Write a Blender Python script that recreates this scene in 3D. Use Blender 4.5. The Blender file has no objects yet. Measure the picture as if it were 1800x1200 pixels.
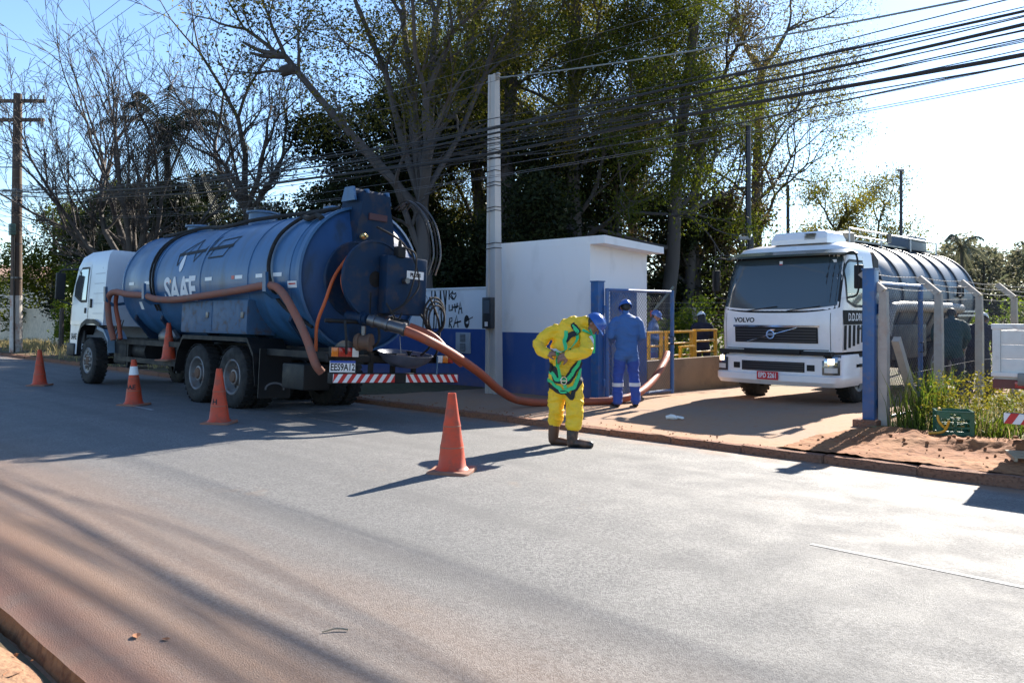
import bpy, bmesh, math, random
import numpy as np
from mathutils import Vector, Matrix, noise
from mathutils.bvhtree import BVHTree

R = math.radians
S = bpy.context.scene
C = bpy.context.collection

# ------------------------------------------------------------------ camera, sky, sun
# World frame: X runs along the road (to the right of the picture), Y across it, away
# from the viewer, Z up.  The viewer stands on the near verge at the origin.
cam_d = bpy.data.cameras.new('camera')
cam = bpy.data.objects.new('camera', cam_d)
C.objects.link(cam)
cam.location = (0, 0, 1.5)
cam.rotation_euler = (R(90), 0, math.atan2(.702, .712))
cam_d.sensor_width = 36.0
cam_d.lens = 29.0
cam_d.shift_y = -50 / 1800
cam_d.clip_start = .05
cam_d.clip_end = 1500
S.camera = cam

SUN_EL = 29.4
SUN_DIR = Vector((-.17, .985, 0)).normalized()          # towards the sun, on the ground
world = bpy.data.worlds.new('World')
S.world = world
world.use_nodes = True
wn = world.node_tree
wn.nodes.clear()
wo = wn.nodes.new('ShaderNodeOutputWorld')
bg = wn.nodes.new('ShaderNodeBackground')
sky = wn.nodes.new('ShaderNodeTexSky')
sky.sky_type = 'NISHITA'
sky.sun_disc = False
sky.sun_elevation = R(SUN_EL)
sky.sun_rotation = math.atan2(SUN_DIR.x, SUN_DIR.y)
sky.air_density = 1.0
sky.dust_density = .12
sky.ozone_density = 2.2
bg.inputs['Strength'].default_value = .08
tint = wn.nodes.new('ShaderNodeMix'); tint.data_type = 'RGBA'; tint.blend_type = 'MULTIPLY'       # the camera's cool white balance
tint.inputs['Factor'].default_value = 1; tint.inputs['B'].default_value = (.92, 1.0, 1.1, 1)
wn.links.new(sky.outputs[0], tint.inputs['A'])
wn.links.new(tint.outputs['Result'], bg.inputs[0])
wn.links.new(bg.outputs[0], wo.inputs[0])

sun_d = bpy.data.lights.new('sun', 'SUN')
sun_d.energy = 5.0
sun_d.angle = R(.53)
sun_d.color = (1, .93, .82)
sun = bpy.data.objects.new('sun', sun_d)
C.objects.link(sun)
sv = Vector((SUN_DIR.x * math.cos(R(SUN_EL)), SUN_DIR.y * math.cos(R(SUN_EL)), math.sin(R(SUN_EL))))
sun.rotation_euler = sv.to_track_quat('Z', 'Y').to_euler()
sun.location = sv * 80

S.view_settings.view_transform = 'Standard'
S.view_settings.look = 'None'
S.view_settings.gamma = 1
S.view_settings.exposure = 1.6
S.view_settings.use_curve_mapping = False
S.cycles.use_denoising = True
S.cycles.max_bounces = 6
S.cycles.diffuse_bounces = 3
S.cycles.glossy_bounces = 3
S.cycles.transparent_max_bounces = 6

# ------------------------------------------------------------------ materials
MATS = {}
def mat(name, col, rough=.6, metal=0., spec=.5, var=.0, vscale=6., col2=None, c2amt=.5, c2scale=3., c2lo=.5, c2hi=.65,
        bump=0., bscale=80., coat=0., trans=0., emit=None, estr=1., stretch=None):
    """Principled material: base colour, small value variation, a second colour in noise patches, fine bump."""
    if name in MATS:
        return MATS[name]
    m = bpy.data.materials.new(name)
    MATS[name] = m
    m.use_nodes = True
    nt = m.node_tree
    b = nt.nodes['Principled BSDF']
    b.inputs['Base Color'].default_value = (*col, 1)
    b.inputs['Roughness'].default_value = rough
    b.inputs['Metallic'].default_value = metal
    b.inputs['Specular IOR Level'].default_value = spec
    b.inputs['Coat Weight'].default_value = coat
    b.inputs['Coat Roughness'].default_value = .12
    m.diffuse_color = (*col, 1)
    tc = nt.nodes.new('ShaderNodeTexCoord')
    src = tc.outputs['Object']
    if stretch:
        mp = nt.nodes.new('ShaderNodeMapping')
        mp.inputs['Scale'].default_value = stretch
        nt.links.new(src, mp.inputs[0]); src = mp.outputs[0]
    cur = None
    if col2 is not None:
        n = nt.nodes.new('ShaderNodeTexNoise')
        n.inputs['Scale'].default_value = c2scale; n.inputs['Detail'].default_value = 6; n.inputs['Roughness'].default_value = .62
        nt.links.new(src, n.inputs['Vector'])
        r = nt.nodes.new('ShaderNodeMapRange')
        r.inputs[1].default_value = c2lo; r.inputs[2].default_value = c2hi
        r.inputs[3].default_value = 0; r.inputs[4].default_value = c2amt
        nt.links.new(n.outputs['Fac'], r.inputs[0])
        mx = nt.nodes.new('ShaderNodeMix'); mx.data_type = 'RGBA'
        mx.inputs['A'].default_value = (*col, 1); mx.inputs['B'].default_value = (*col2, 1)
        nt.links.new(r.outputs[0], mx.inputs['Factor'])
        cur = mx.outputs['Result']
    if var:
        n = nt.nodes.new('ShaderNodeTexNoise')
        n.inputs['Scale'].default_value = vscale; n.inputs['Detail'].default_value = 5
        nt.links.new(src, n.inputs['Vector'])
        r = nt.nodes.new('ShaderNodeMapRange')
        r.inputs[1].default_value = .25; r.inputs[2].default_value = .75
        r.inputs[3].default_value = 1 - var; r.inputs[4].default_value = 1 + var
        nt.links.new(n.outputs['Fac'], r.inputs[0])
        h = nt.nodes.new('ShaderNodeHueSaturation')
        h.inputs['Color'].default_value = (*col, 1)
        if cur: nt.links.new(cur, h.inputs['Color'])
        nt.links.new(r.outputs[0], h.inputs['Value'])
        cur = h.outputs[0]
        r2 = nt.nodes.new('ShaderNodeMapRange')
        r2.inputs[1].default_value = .3; r2.inputs[2].default_value = .7
        r2.inputs[3].default_value = max(.02, rough * .82); r2.inputs[4].default_value = min(1, rough * 1.2)
        nt.links.new(n.outputs['Fac'], r2.inputs[0]); nt.links.new(r2.outputs[0], b.inputs['Roughness'])
    if cur: nt.links.new(cur, b.inputs['Base Color'])
    if bump:
        n = nt.nodes.new('ShaderNodeTexNoise')
        n.inputs['Scale'].default_value = bscale; n.inputs['Detail'].default_value = 4
        nt.links.new(src, n.inputs['Vector'])
        bp = nt.nodes.new('ShaderNodeBump')
        bp.inputs['Strength'].default_value = bump; bp.inputs['Distance'].default_value = .01
        nt.links.new(n.outputs['Fac'], bp.inputs['Height']); nt.links.new(bp.outputs[0], b.inputs['Normal'])
    if emit:
        b.inputs['Emission Color'].default_value = (*emit, 1); b.inputs['Emission Strength'].default_value = estr
    if trans:
        b.inputs['Transmission Weight'].default_value = trans
    return m

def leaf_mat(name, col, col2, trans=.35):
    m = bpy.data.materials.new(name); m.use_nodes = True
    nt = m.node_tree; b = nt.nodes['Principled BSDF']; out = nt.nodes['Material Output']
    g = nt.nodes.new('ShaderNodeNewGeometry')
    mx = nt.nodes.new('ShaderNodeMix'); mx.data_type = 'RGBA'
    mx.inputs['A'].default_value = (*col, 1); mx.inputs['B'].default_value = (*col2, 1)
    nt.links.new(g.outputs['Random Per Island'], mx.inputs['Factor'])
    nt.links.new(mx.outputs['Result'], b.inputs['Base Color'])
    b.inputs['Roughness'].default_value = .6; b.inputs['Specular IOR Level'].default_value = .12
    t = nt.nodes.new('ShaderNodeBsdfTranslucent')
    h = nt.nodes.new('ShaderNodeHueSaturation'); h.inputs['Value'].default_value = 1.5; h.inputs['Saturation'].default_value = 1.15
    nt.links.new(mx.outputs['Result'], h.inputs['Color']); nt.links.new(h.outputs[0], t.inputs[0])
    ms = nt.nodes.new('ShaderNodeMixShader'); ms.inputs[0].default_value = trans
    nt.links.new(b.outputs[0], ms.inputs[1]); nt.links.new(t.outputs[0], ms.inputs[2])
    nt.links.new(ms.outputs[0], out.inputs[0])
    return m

def asphalt_mat():
    m = bpy.data.materials.new('asphalt'); m.use_nodes = True
    nt = m.node_tree; b = nt.nodes['Principled BSDF']; N = nt.nodes.new; L = nt.links.new
    tc = N('ShaderNodeTexCoord'); P = tc.outputs['Object']
    def nz(scale, det=4, vec=P, rough=.55):
        n = N('ShaderNodeTexNoise'); n.inputs['Scale'].default_value = scale; n.inputs['Detail'].default_value = det
        n.inputs['Roughness'].default_value = rough
        L(vec, n.inputs['Vector']); return n.outputs['Fac']
    def mr(x, a, c, d, e):
        r = N('ShaderNodeMapRange'); r.interpolation_type = 'SMOOTHSTEP'
        for i, v in zip((1, 2, 3, 4), (a, c, d, e)): r.inputs[i].default_value = v
        L(x, r.inputs[0]); return r.outputs[0]
    def mul(a, c):
        q = N('ShaderNodeMath'); q.operation = 'MULTIPLY'
        L(a, q.inputs[0])
        if isinstance(c, float): q.inputs[1].default_value = c
        else: L(c, q.inputs[1])
        return q.outputs[0]
    def mixc(fac, A, B):
        x = N('ShaderNodeMix'); x.data_type = 'RGBA'; L(fac, x.inputs['Factor'])
        for k, v in (('A', A), ('B', B)):
            if isinstance(v, tuple): x.inputs[k].default_value = (*v, 1)
            else: L(v, x.inputs[k])
        return x.outputs['Result']
    # aggregate: light and dark chips
    vo = N('ShaderNodeTexVoronoi'); vo.inputs['Scale'].default_value = 75; L(P, vo.inputs['Vector'])
    sp = N('ShaderNodeSeparateColor'); L(vo.outputs['Color'], sp.inputs[0])
    chips = mr(sp.outputs[0], .0, 1., 0., 1.)
    base = mixc(chips, (.11, .107, .105), (.215, .208, .20))
    big = mr(nz(.55, 5), .3, .7, 0., 1.)
    base = mixc(mul(big, .35), base, (.145, .142, .138))
    # long streaks along the driving direction (worn wheel tracks, dust drawn out by tyres)
    mp = N('ShaderNodeMapping'); mp.inputs['Scale'].default_value = (.07, 1.15, 1); L(P, mp.inputs[0])
    st = mr(nz(1.9, 4, mp.outputs[0], .6), .42, .68, 0., 1.)
    base = mixc(mul(st, .5), base, (.115, .112, .11))
    sxyz = N('ShaderNodeSeparateXYZ'); L(P, sxyz.inputs[0])
    y = sxyz.outputs['Y']
    # red soil dust: thick on the near edge, thin across the near lane, and a line along the far gutter
    mp2 = N('ShaderNodeMapping'); mp2.inputs['Scale'].default_value = (.12, .9, 1); L(P, mp2.inputs[0])
    dn = nz(1.7, 5, mp2.outputs[0], .6)
    near = mul(mr(y, 1.15, 3.5, 1., 0.), mr(dn, .3, .62, .28, 1.))
    base = mixc(mul(near, .95), base, (.255, .15, .095))
    edge = mul(mr(y, 1.2, 1.75, 1., 0.), mr(nz(3.5, 5), .3, .6, .35, 1.))
    base = mixc(mul(edge, .8), base, (.24, .115, .075))
    far = mul(mr(y, 8.35, 8.95, 0., 1.), mr(nz(2.6, 5), .35, .62, .2, 1.))
    base = mixc(mul(far, .85), base, (.29, .155, .085))
    spots = mr(nz(1.3, 6, P, .7), .62, .7, 0., .35)
    base = mixc(spots, base, (.22, .165, .125))
    L(base, b.inputs['Base Color'])
    fine = nz(120, 4, P, .7)
    bp = N('ShaderNodeBump'); bp.inputs['Strength'].default_value = .9; bp.inputs['Distance'].default_value = .009
    L(fine, bp.inputs['Height']); L(bp.outputs[0], b.inputs['Normal'])
    L(mr(nz(2.2, 4), .3, .7, .66, .8), b.inputs['Roughness'])
    b.inputs['Specular IOR Level'].default_value = .35
    return m

def soil_mat(name, c1, c2, c3, scale=1.2, bump=.8):
    m = bpy.data.materials.new(name); m.use_nodes = True
    nt = m.node_tree; b = nt.nodes['Principled BSDF']; N = nt.nodes.new; L = nt.links.new
    tc = N('ShaderNodeTexCoord'); P = tc.outputs['Object']
    a = N('ShaderNodeTexNoise'); a.inputs['Scale'].default_value = scale; a.inputs['Detail'].default_value = 7; L(P, a.inputs['Vector'])
    c = N('ShaderNodeTexNoise'); c.inputs['Scale'].default_value = scale * 14; c.inputs['Detail'].default_value = 5; L(P, c.inputs['Vector'])
    cr = N('ShaderNodeValToRGB'); cr.color_ramp.elements[0].position = .33; cr.color_ramp.elements[1].position = .68
    cr.color_ramp.elements[0].color = (*c1, 1); cr.color_ramp.elements[1].color = (*c2, 1); L(a.outputs['Fac'], cr.inputs[0])
    r = N('ShaderNodeMapRange'); r.inputs[1].default_value = .5; r.inputs[2].default_value = .72; r.inputs[4].default_value = .7
    L(c.outputs['Fac'], r.inputs[0])
    mx = N('ShaderNodeMix'); mx.data_type = 'RGBA'; L(r.outputs[0], mx.inputs['Factor']); L(cr.outputs[0], mx.inputs['A'])
    mx.inputs['B'].default_value = (*c3, 1); L(mx.outputs['Result'], b.inputs['Base Color'])
    bp = N('ShaderNodeBump'); bp.inputs['Strength'].default_value = bump; bp.inputs['Distance'].default_value = .02
    L(c.outputs['Fac'], bp.inputs['Height']); L(bp.outputs[0], b.inputs['Normal'])
    b.inputs['Roughness'].default_value = .92; b.inputs['Specular IOR Level'].default_value = .2
    return m

def wall_paint_mat(name, white, blue, split, grime=(.33, .31, .28)):
    """Painted render: white above, blue below the height `split`, rain streaks hanging from the top."""
    m = bpy.data.materials.new(name); m.use_nodes = True
    nt = m.node_tree; b = nt.nodes['Principled BSDF']; N = nt.nodes.new; L = nt.links.new
    tc = N('ShaderNodeTexCoord'); P = tc.outputs['Object']
    s = N('ShaderNodeSeparateXYZ'); L(P, s.inputs[0])
    st = N('ShaderNodeMath'); st.operation = 'GREATER_THAN'; st.inputs[1].default_value = split; L(s.outputs['Z'], st.inputs[0])
    mx = N('ShaderNodeMix'); mx.data_type = 'RGBA'; L(st.outputs[0], mx.inputs['Factor'])
    mx.inputs['A'].default_value = (*blue, 1); mx.inputs['B'].default_value = (*white, 1)
    mp = N('ShaderNodeMapping'); mp.inputs['Scale'].default_value = (1.6, 1.6, .7); L(P, mp.inputs[0])
    n = N('ShaderNodeTexNoise'); n.inputs['Scale'].default_value = 1.6; n.inputs['Detail'].default_value = 7; L(mp.outputs[0], n.inputs['Vector'])
    r = N('ShaderNodeMapRange'); r.inputs[1].default_value = .55; r.inputs[2].default_value = .85; r.inputs[4].default_value = .32; L(n.outputs['Fac'], r.inputs[0])
    m2 = N('ShaderNodeMix'); m2.data_type = 'RGBA'; L(r.outputs[0], m2.inputs['Factor']); L(mx.outputs['Result'], m2.inputs['A'])
    m2.inputs['B'].default_value = (*grime, 1)
    # splashed red soil on the foot of the wall
    z = N('ShaderNodeMapRange'); z.inputs[1].default_value = .0; z.inputs[2].default_value = .45; z.inputs[3].default_value = .75; z.inputs[4].default_value = 0
    L(s.outputs['Z'], z.inputs[0])
    n3 = N('ShaderNodeTexNoise'); n3.inputs['Scale'].default_value = 5; n3.inputs['Detail'].default_value = 6; L(P, n3.inputs['Vector'])
    q = N('ShaderNodeMath'); q.operation = 'MULTIPLY'; L(z.outputs[0], q.inputs[0]); L(n3.outputs['Fac'], q.inputs[1])
    m3 = N('ShaderNodeMix'); m3.data_type = 'RGBA'; L(q.outputs[0], m3.inputs['Factor']); L(m2.outputs['Result'], m3.inputs['A'])
    m3.inputs['B'].default_value = (.27, .16, .10, 1)
    L(m3.outputs['Result'], b.inputs['Base Color'])
    bp = N('ShaderNodeBump'); bp.inputs['Strength'].default_value = .25; bp.inputs['Distance'].default_value = .004
    n2 = N('ShaderNodeTexNoise'); n2.inputs['Scale'].default_value = 45; n2.inputs['Detail'].default_value = 4; L(P, n2.inputs['Vector'])
    L(n2.outputs['Fac'], bp.inputs['Height']); L(bp.outputs[0], b.inputs['Normal'])
    b.inputs['Roughness'].default_value = .85; b.inputs['Specular IOR Level'].default_value = .25
    return m

# ------------------------------------------------------------------ mesh helpers
class MB:
    def __init__(self):
        self.v = []; self.f = []; self.m = []
    def add(self, vs, fs, mi=0):
        o = len(self.v)
        self.v.extend([tuple(p) for p in vs])
        for q in fs:
            self.f.append(tuple(i + o for i in q)); self.m.append(mi)
        return self
    def box(self, c, s, mi=0, rot=None, bev=0.):
        x, y, z = s[0] / 2, s[1] / 2, s[2] / 2
        if bev:
            bm = bmesh.new(); bmesh.ops.create_cube(bm, size=1)
            bmesh.ops.scale(bm, vec=s, verts=bm.verts)
            bmesh.ops.bevel(bm, geom=list(bm.edges), offset=bev, segments=2, affect='EDGES', profile=.6)
            bm.verts.index_update()
            vs = [v.co.copy() for v in bm.verts]; fs = [[v.index for v in f.verts] for f in bm.faces]; bm.free()
        else:
            vs = [Vector(p) for p in ((-x, -y, -z), (x, -y, -z), (x, y, -z), (-x, y, -z), (-x, -y, z), (x, -y, z), (x, y, z), (-x, y, z))]
            fs = [(0, 3, 2, 1), (4, 5, 6, 7), (0, 1, 5, 4), (1, 2, 6, 5), (2, 3, 7, 6), (3, 0, 4, 7)]
        if rot is not None:
            vs = [rot @ p for p in vs]
        c = Vector(c)
        return self.add([p + c for p in vs], fs, mi)
    def tube(self, pts, r, n=8, mi=0, cap=True, closed=False):
        pts = [Vector(p) for p in pts]; k = len(pts)
        rs = r if isinstance(r, (list, tuple)) else [r] * k
        up = None; rings = []
        for i in range(k):
            if closed: d = pts[(i + 1) % k] - pts[i - 1]
            else: d = pts[min(i + 1, k - 1)] - pts[max(i - 1, 0)]
            if d.length < 1e-9: d = Vector((0, 0, 1))
            d.normalize()
            if up is None:
                up = Vector((0, 0, 1)) if abs(d.z) < .9 else Vector((1, 0, 0))
            up = up - d * up.dot(d)
            if up.length < 1e-6: up = d.orthogonal()
            up.normalize(); w = d.cross(up)
            rings.append([pts[i] + (up * math.cos(a) + w * math.sin(a)) * rs[i] for a in [2 * math.pi * j / n for j in range(n)]])
        vs = [p for q in rings for p in q]; fs = []
        for i in range(k if closed else k - 1):
            a = i * n; b = ((i + 1) % k) * n
            for j in range(n):
                fs.append((a + j, b + j, b + (j + 1) % n, a + (j + 1) % n))
        if cap and not closed:
            fs.append(tuple(range(n))); fs.append(tuple(reversed(range((k - 1) * n, k * n))))
        return self.add(vs, fs, mi)
    def lathe(self, prof, M=None, n=24, mi=0, cap=True):
        """prof: (radius, height) pairs about local Z, placed by M."""
        M = M or Matrix(); k = len(prof); vs = []
        for r, h in prof:
            for j in range(n):
                a = 2 * math.pi * j / n
                vs.append(M @ Vector((r * math.cos(a), r * math.sin(a), h)))
        fs = []
        for i in range(k - 1):
            for j in range(n):
                fs.append((i * n + j, i * n + (j + 1) % n, (i + 1) * n + (j + 1) % n, (i + 1) * n + j))
        if cap:
            if prof[0][0] > 1e-4: fs.append(tuple(reversed(range(n))))
            if prof[-1][0] > 1e-4: fs.append(tuple(range((k - 1) * n, k * n)))
        return self.add(vs, fs, mi)
    def prism(self, poly, a, b, plane='xz', mi=0):
        n = len(poly)
        def P(u, w, h):
            return {'xz': (u, h, w), 'yz': (h, u, w), 'xy': (u, w, h)}[plane]
        vs = [P(u, w, a) for u, w in poly] + [P(u, w, b) for u, w in poly]
        fs = [tuple(range(n)), tuple(reversed(range(n, 2 * n)))] + [(i, i + n, (i + 1) % n + n, (i + 1) % n) for i in range(n)]
        return self.add(vs, fs, mi)
    def loft(self, rings, mi=0, cap=True, closed=True):
        n = len(rings[0]); vs = [p for q in rings for p in q]; fs = []
        for i in range(len(rings) - 1):
            for j in range(n if closed else n - 1):
                fs.append((i * n + j, i * n + (j + 1) % n, (i + 1) * n + (j + 1) % n, (i + 1) * n + j))
        if cap:
            fs.append(tuple(reversed(range(n)))); fs.append(tuple(range((len(rings) - 1) * n, len(rings) * n)))
        return self.add(vs, fs, mi)
    def grid(self, fn, us, ws, mi=0):
        vs = [fn(u, w) for u in us for w in ws]; k = len(ws)
        fs = [(i * k + j, (i + 1) * k + j, (i + 1) * k + j + 1, i * k + j + 1) for i in range(len(us) - 1) for j in range(k - 1)]
        return self.add(vs, fs, mi)
    def build(self, name, mats, parent=None, smooth=35, fix=True, label=None):
        me = bpy.data.meshes.new(name)
        me.from_pydata(self.v, [], self.f)
        for m in (mats if isinstance(mats, (list, tuple)) else [mats]): me.materials.append(m)
        me.polygons.foreach_set('material_index', self.m)
        if fix:
            bm = bmesh.new(); bm.from_mesh(me); bmesh.ops.recalc_face_normals(bm, faces=bm.faces); bm.to_mesh(me); bm.free()
        me.update()
        if smooth:
            me.polygons.foreach_set('use_smooth', [True] * len(me.polygons))
            me.set_sharp_from_angle(angle=R(smooth))
        o = bpy.data.objects.new(name, me)
        C.objects.link(o)
        if parent is not None: o.parent = parent
        if label: o['label'] = label
        return o

def lin(a, b, n): return [a + (b - a) * i / (n - 1) for i in range(n)]

def spline(pts, k=8):
    """Catmull-Rom through pts."""
    P = [Vector(p) for p in pts]; P = [P[0] * 2 - P[1]] + P + [P[-1] * 2 - P[-2]]; out = []
    for i in range(1, len(P) - 2):
        for j in range(k):
            t = j / k
            out.append(.5 * ((2 * P[i]) + (P[i + 1] - P[i - 1]) * t + (2 * P[i - 1] - 5 * P[i] + 4 * P[i + 1] - P[i + 2]) * t * t + (3 * P[i] - P[i - 1] - 3 * P[i + 1] + P[i + 2]) * t ** 3))
    out.append(P[-2]); return out

def thing(name, label, cat, loc=(0, 0, 0), rot=(0, 0, 0), group=None):
    o = bpy.data.objects.new(name, None); C.objects.link(o)
    o.empty_display_size = .2
    o.location = loc; o.rotation_euler = rot
    return tag(o, label, cat, group)
def tag(o, label, cat, group=None):
    o['label'] = label; o['category'] = cat
    if group: o['group'] = group
    return o
def struct(o):
    o['kind'] = 'structure'; return o
def stuff(o, label=None, cat=None):
    o['kind'] = 'stuff'
    if label: o['label'] = label
    if cat: o['category'] = cat
    return o
def dup(root, loc, rotz=None, label=None):
    def cp(o, par):
        c = o.copy(); C.objects.link(c)
        if par is not None: c.parent = par
        for ch in [k for k in kids.get(o.name, [])]: cp(ch, c)
        return c
    kids = {}
    for o in root.children_recursive: kids.setdefault(o.parent.name, []).append(o)
    r = cp(root, None); r.location = loc
    if rotz is not None: r.rotation_euler = (0, 0, rotz)
    if label: r['label'] = label
    return r

def text_geo(s, size=1., align='CENTER', spacing=1., bold=0., fine=0.):
    cu = bpy.data.curves.new('txt', 'FONT'); cu.body = s; cu.size = size; cu.align_x = align; cu.align_y = 'CENTER'; cu.space_character = spacing
    cu.resolution_u = 3; cu.offset = bold
    ob = bpy.data.objects.new('txt', cu); C.objects.link(ob)
    dg = bpy.context.evaluated_depsgraph_get(); dg.update()
    me = bpy.data.meshes.new_from_object(ob.evaluated_get(dg))
    vs = [v.co.copy() for v in me.vertices]; fs = [tuple(p.vertices) for p in me.polygons]
    if fine:                                                    # small triangles, so that letters follow a curved skin
        bm = bmesh.new(); bm.from_mesh(me)
        for _ in range(5):
            bmesh.ops.triangulate(bm, faces=bm.faces)
            ed = [e for e in bm.edges if e.calc_length() > fine]
            if not ed: break
            bmesh.ops.subdivide_edges(bm, edges=ed, cuts=1)
        bmesh.ops.triangulate(bm, faces=bm.faces); bm.verts.index_update()
        vs = [v.co.copy() for v in bm.verts]; fs = [tuple(v.index for v in f.verts) for f in bm.faces]; bm.free()
    bpy.data.meshes.remove(me); bpy.data.objects.remove(ob); bpy.data.curves.remove(cu)
    return vs, fs
def text_part(s, size, mp, m, parent, name='lettering', sx=1., bold=0., fine=0.):
    """Letters mapped by mp(u, w) -> point; bold > 0 thickens the strokes."""
    vs, fs = text_geo(s, size, bold=bold, fine=fine); mb = MB()
    offs = [(0, 0)]
    for k, (ox, oy) in enumerate(offs):
        mb.add([Vector(mp(p.x * sx + ox, p.y + oy, k * .0004)) for p in vs], fs)
    return mb.build(name, m, parent, smooth=0, fix=False)
def ribbon(mb, pts, w, nrm, mi=0):
    """Flat stroke of width w along pts lying in the plane with normal nrm."""
    pts = [Vector(p) for p in pts]; nrm = Vector(nrm); a = []; k = len(pts)
    for i in range(k):
        d = (pts[min(i + 1, k - 1)] - pts[max(i - 1, 0)]).normalized(); s = d.cross(nrm).normalized() * w / 2
        a.append(pts[i] + s); a.append(pts[i] - s)
    mb.add(a, [(2 * i, 2 * i + 1, 2 * i + 3, 2 * i + 2) for i in range(k - 1)], mi)

white_paint = mat('white_paint', (.74, .74, .73), .3, var=.05, vscale=2.5, coat=.3, col2=(.5, .44, .38), c2amt=.25, c2scale=2.2)
black_metal = mat('black_metal', (.010, .010, .011), .6, var=.25, col2=(.035, .026, .022), c2amt=.4, c2scale=4, spec=.3)
black_plastic = mat('black_plastic', (.012, .012, .013), .55, var=.15, spec=.35)
rubber = mat('rubber', (.013, .0125, .0125), .85, var=.25, vscale=9, col2=(.06, .045, .035), c2amt=.35, c2scale=3.5)
steel = mat('steel', (.15, .15, .155), .42, metal=.9, var=.12, col2=(.2, .14, .1), c2amt=.5, c2scale=9)
rim_grey = mat('rim_grey', (.20, .20, .205), .5, metal=.3, var=.15, col2=(.17, .10, .065), c2amt=.7, c2scale=7)
rust_hub = mat('rust_hub', (.12, .065, .04), .75, var=.3)
chrome = mat('chrome', (.7, .7, .7), .15, metal=1)
glass_dark = mat('glass_dark', (.012, .017, .02), .05, spec=.8)
red_lens = mat('red_lens', (.35, .012, .01), .2, coat=.5)
orange_lens = mat('orange_lens', (.65, .16, .01), .2, coat=.5)
white_lens = mat('white_lens', (.6, .6, .58), .2, coat=.5)
tape_white = mat('tape_white', (.75, .75, .75), .35, var=.08)
tape_red = mat('tape_red', (.5, .015, .015), .35, var=.1)
black_ink = mat('black_ink', (.012, .012, .013), .7)
white_ink = mat('white_ink', (.75, .75, .76), .6, var=.06)
# ------------------------------------------------------------------ ground, road, kerb
CROSS = .045
KERB = 9.0
def road_z(y):
    return -CROSS * max(0., y - 5.) if y > 5.6 else -CROSS * .6 * max(0, (y - 4.4) / 1.2) ** 2
def fbm(x, y, s, o=0.):
    return noise.fractal(Vector((x * s, y * s, o)), 1., 2., 4)
def ground_z(x, y):
    if y < 1.25: return -.055 + .018 * fbm(x, y, 1.3) + (-.05 if y > 1.12 else 0)
    if y < 9.14: return -.6
    z = -.17 - .012 * max(0, min(8, y - 13))
    if x < -12.5 and y < 13: z = -.06 + .05 * fbm(x, y, .8)
    if y > 60: z += (y - 60) * .02
    return z + .03 * fbm(x, y, .35) * (1 if y > 9.3 else 0)

asphalt = asphalt_mat()
soil = soil_mat('red_soil', (.24, .09, .036), (.33, .155, .068), (.12, .042, .02))
verge_soil = soil_mat('verge_soil', (.36, .22, .13), (.30, .17, .10), (.2, .1, .06), 1.6)
earth = soil_mat('forest_earth', (.12, .085, .05), (.09, .085, .04), (.05, .05, .025), .6)
concrete = soil_mat('dusty_concrete', (.36, .215, .13), (.29, .205, .15), (.34, .17, .09), .8, .35)
kerb_m = soil_mat('dirty_kerb', (.27, .125, .075), (.21, .12, .085), (.11, .05, .035), 2.5, .9)

# one earth sheet out to the horizon, finer near the viewer
xs = sorted(set([-600, -300, -200, -150, -120] + [round(v, 2) for v in lin(-100, 30, 66)] + [60, 100, 200, 400, 600]))
ys = sorted(set([-400, -100, -30, -10, -4] + [round(v, 2) for v in lin(-2, 1, 7)] + [1.11, 1.13, 1.24, 1.26, 5, 9.13, 9.16] + [round(v, 2) for v in lin(10, 60, 34)] + [70, 90, 120, 200, 400, 900]))
mb = MB(); mb.grid(lambda x, y: (x, y, ground_z(x, y)), xs, ys)
ground = mb.build('ground', earth, smooth=80); struct(ground)

# near verge: light sandy soil with a ragged crumbling edge against the asphalt
mb = MB()
mb.grid(lambda x, y: (x, y, -.03 + .02 * fbm(x, y, 1.5, 3.) + .008 * fbm(x, y, 9, 5.) - (.05 if y > 1.08 else 0)), lin(-14, 8, 200), lin(-6, 1.32, 76))
struct(mb.build('verge', verge_soil, smooth=80))

# road sheet with its crossfall, ragged at the near edge
mb = MB()
rx = lin(-160, -30, 60) + lin(-29, 12, 240)[0:] + lin(14, 90, 20)
rows = [None] + [round(v, 3) for v in lin(1.35, KERB + .03, 40)]
def road_pt(x, y):
    if y is None: y = 1.17 + .05 * fbm(x, 0, 1.1) + .025 * fbm(x, 0, 6)
    return (x, y, road_z(y))
vs = [road_pt(x, y) for x in rx for y in rows]; k = len(rows)
mb.add(vs, [(i * k + j, (i + 1) * k + j, (i + 1) * k + j + 1, i * k + j + 1) for i in range(len(rx) - 1) for j in range(k - 1)])
# broken edge face of the asphalt layer
edge = [road_pt(x, None) for x in rx]
mb.add([p for q in edge for p in (q, (q[0], q[1] - .03 - .02 * fbm(q[0], 1, 5), q[2] - .09))], [(2 * i, 2 * i + 1, 2 * i + 3, 2 * i + 2) for i in range(len(edge) - 1)], 1)
road = mb.build('road', [asphalt, soil], smooth=60, fix=False); struct(road)

# worn white lane line
line_m = mat('worn_lane_paint', (.40, .40, .39), .8, col2=(.19, .185, .18), c2amt=.95, c2scale=5, c2lo=.42, c2hi=.6, stretch=(.5, 2, 1))
mb = MB(); mb.grid(lambda x, y: (x, y, road_z(y) + .003), lin(-2.4, -1.15, 20), [5.2, 5.25])
mb.grid(lambda x, y: (x, y, road_z(y) + .004), lin(-14.4, -13.0, 20), [5.19, 5.26])
lane = mb.build('lane_marking', line_m, smooth=0); struct(lane)

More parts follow.
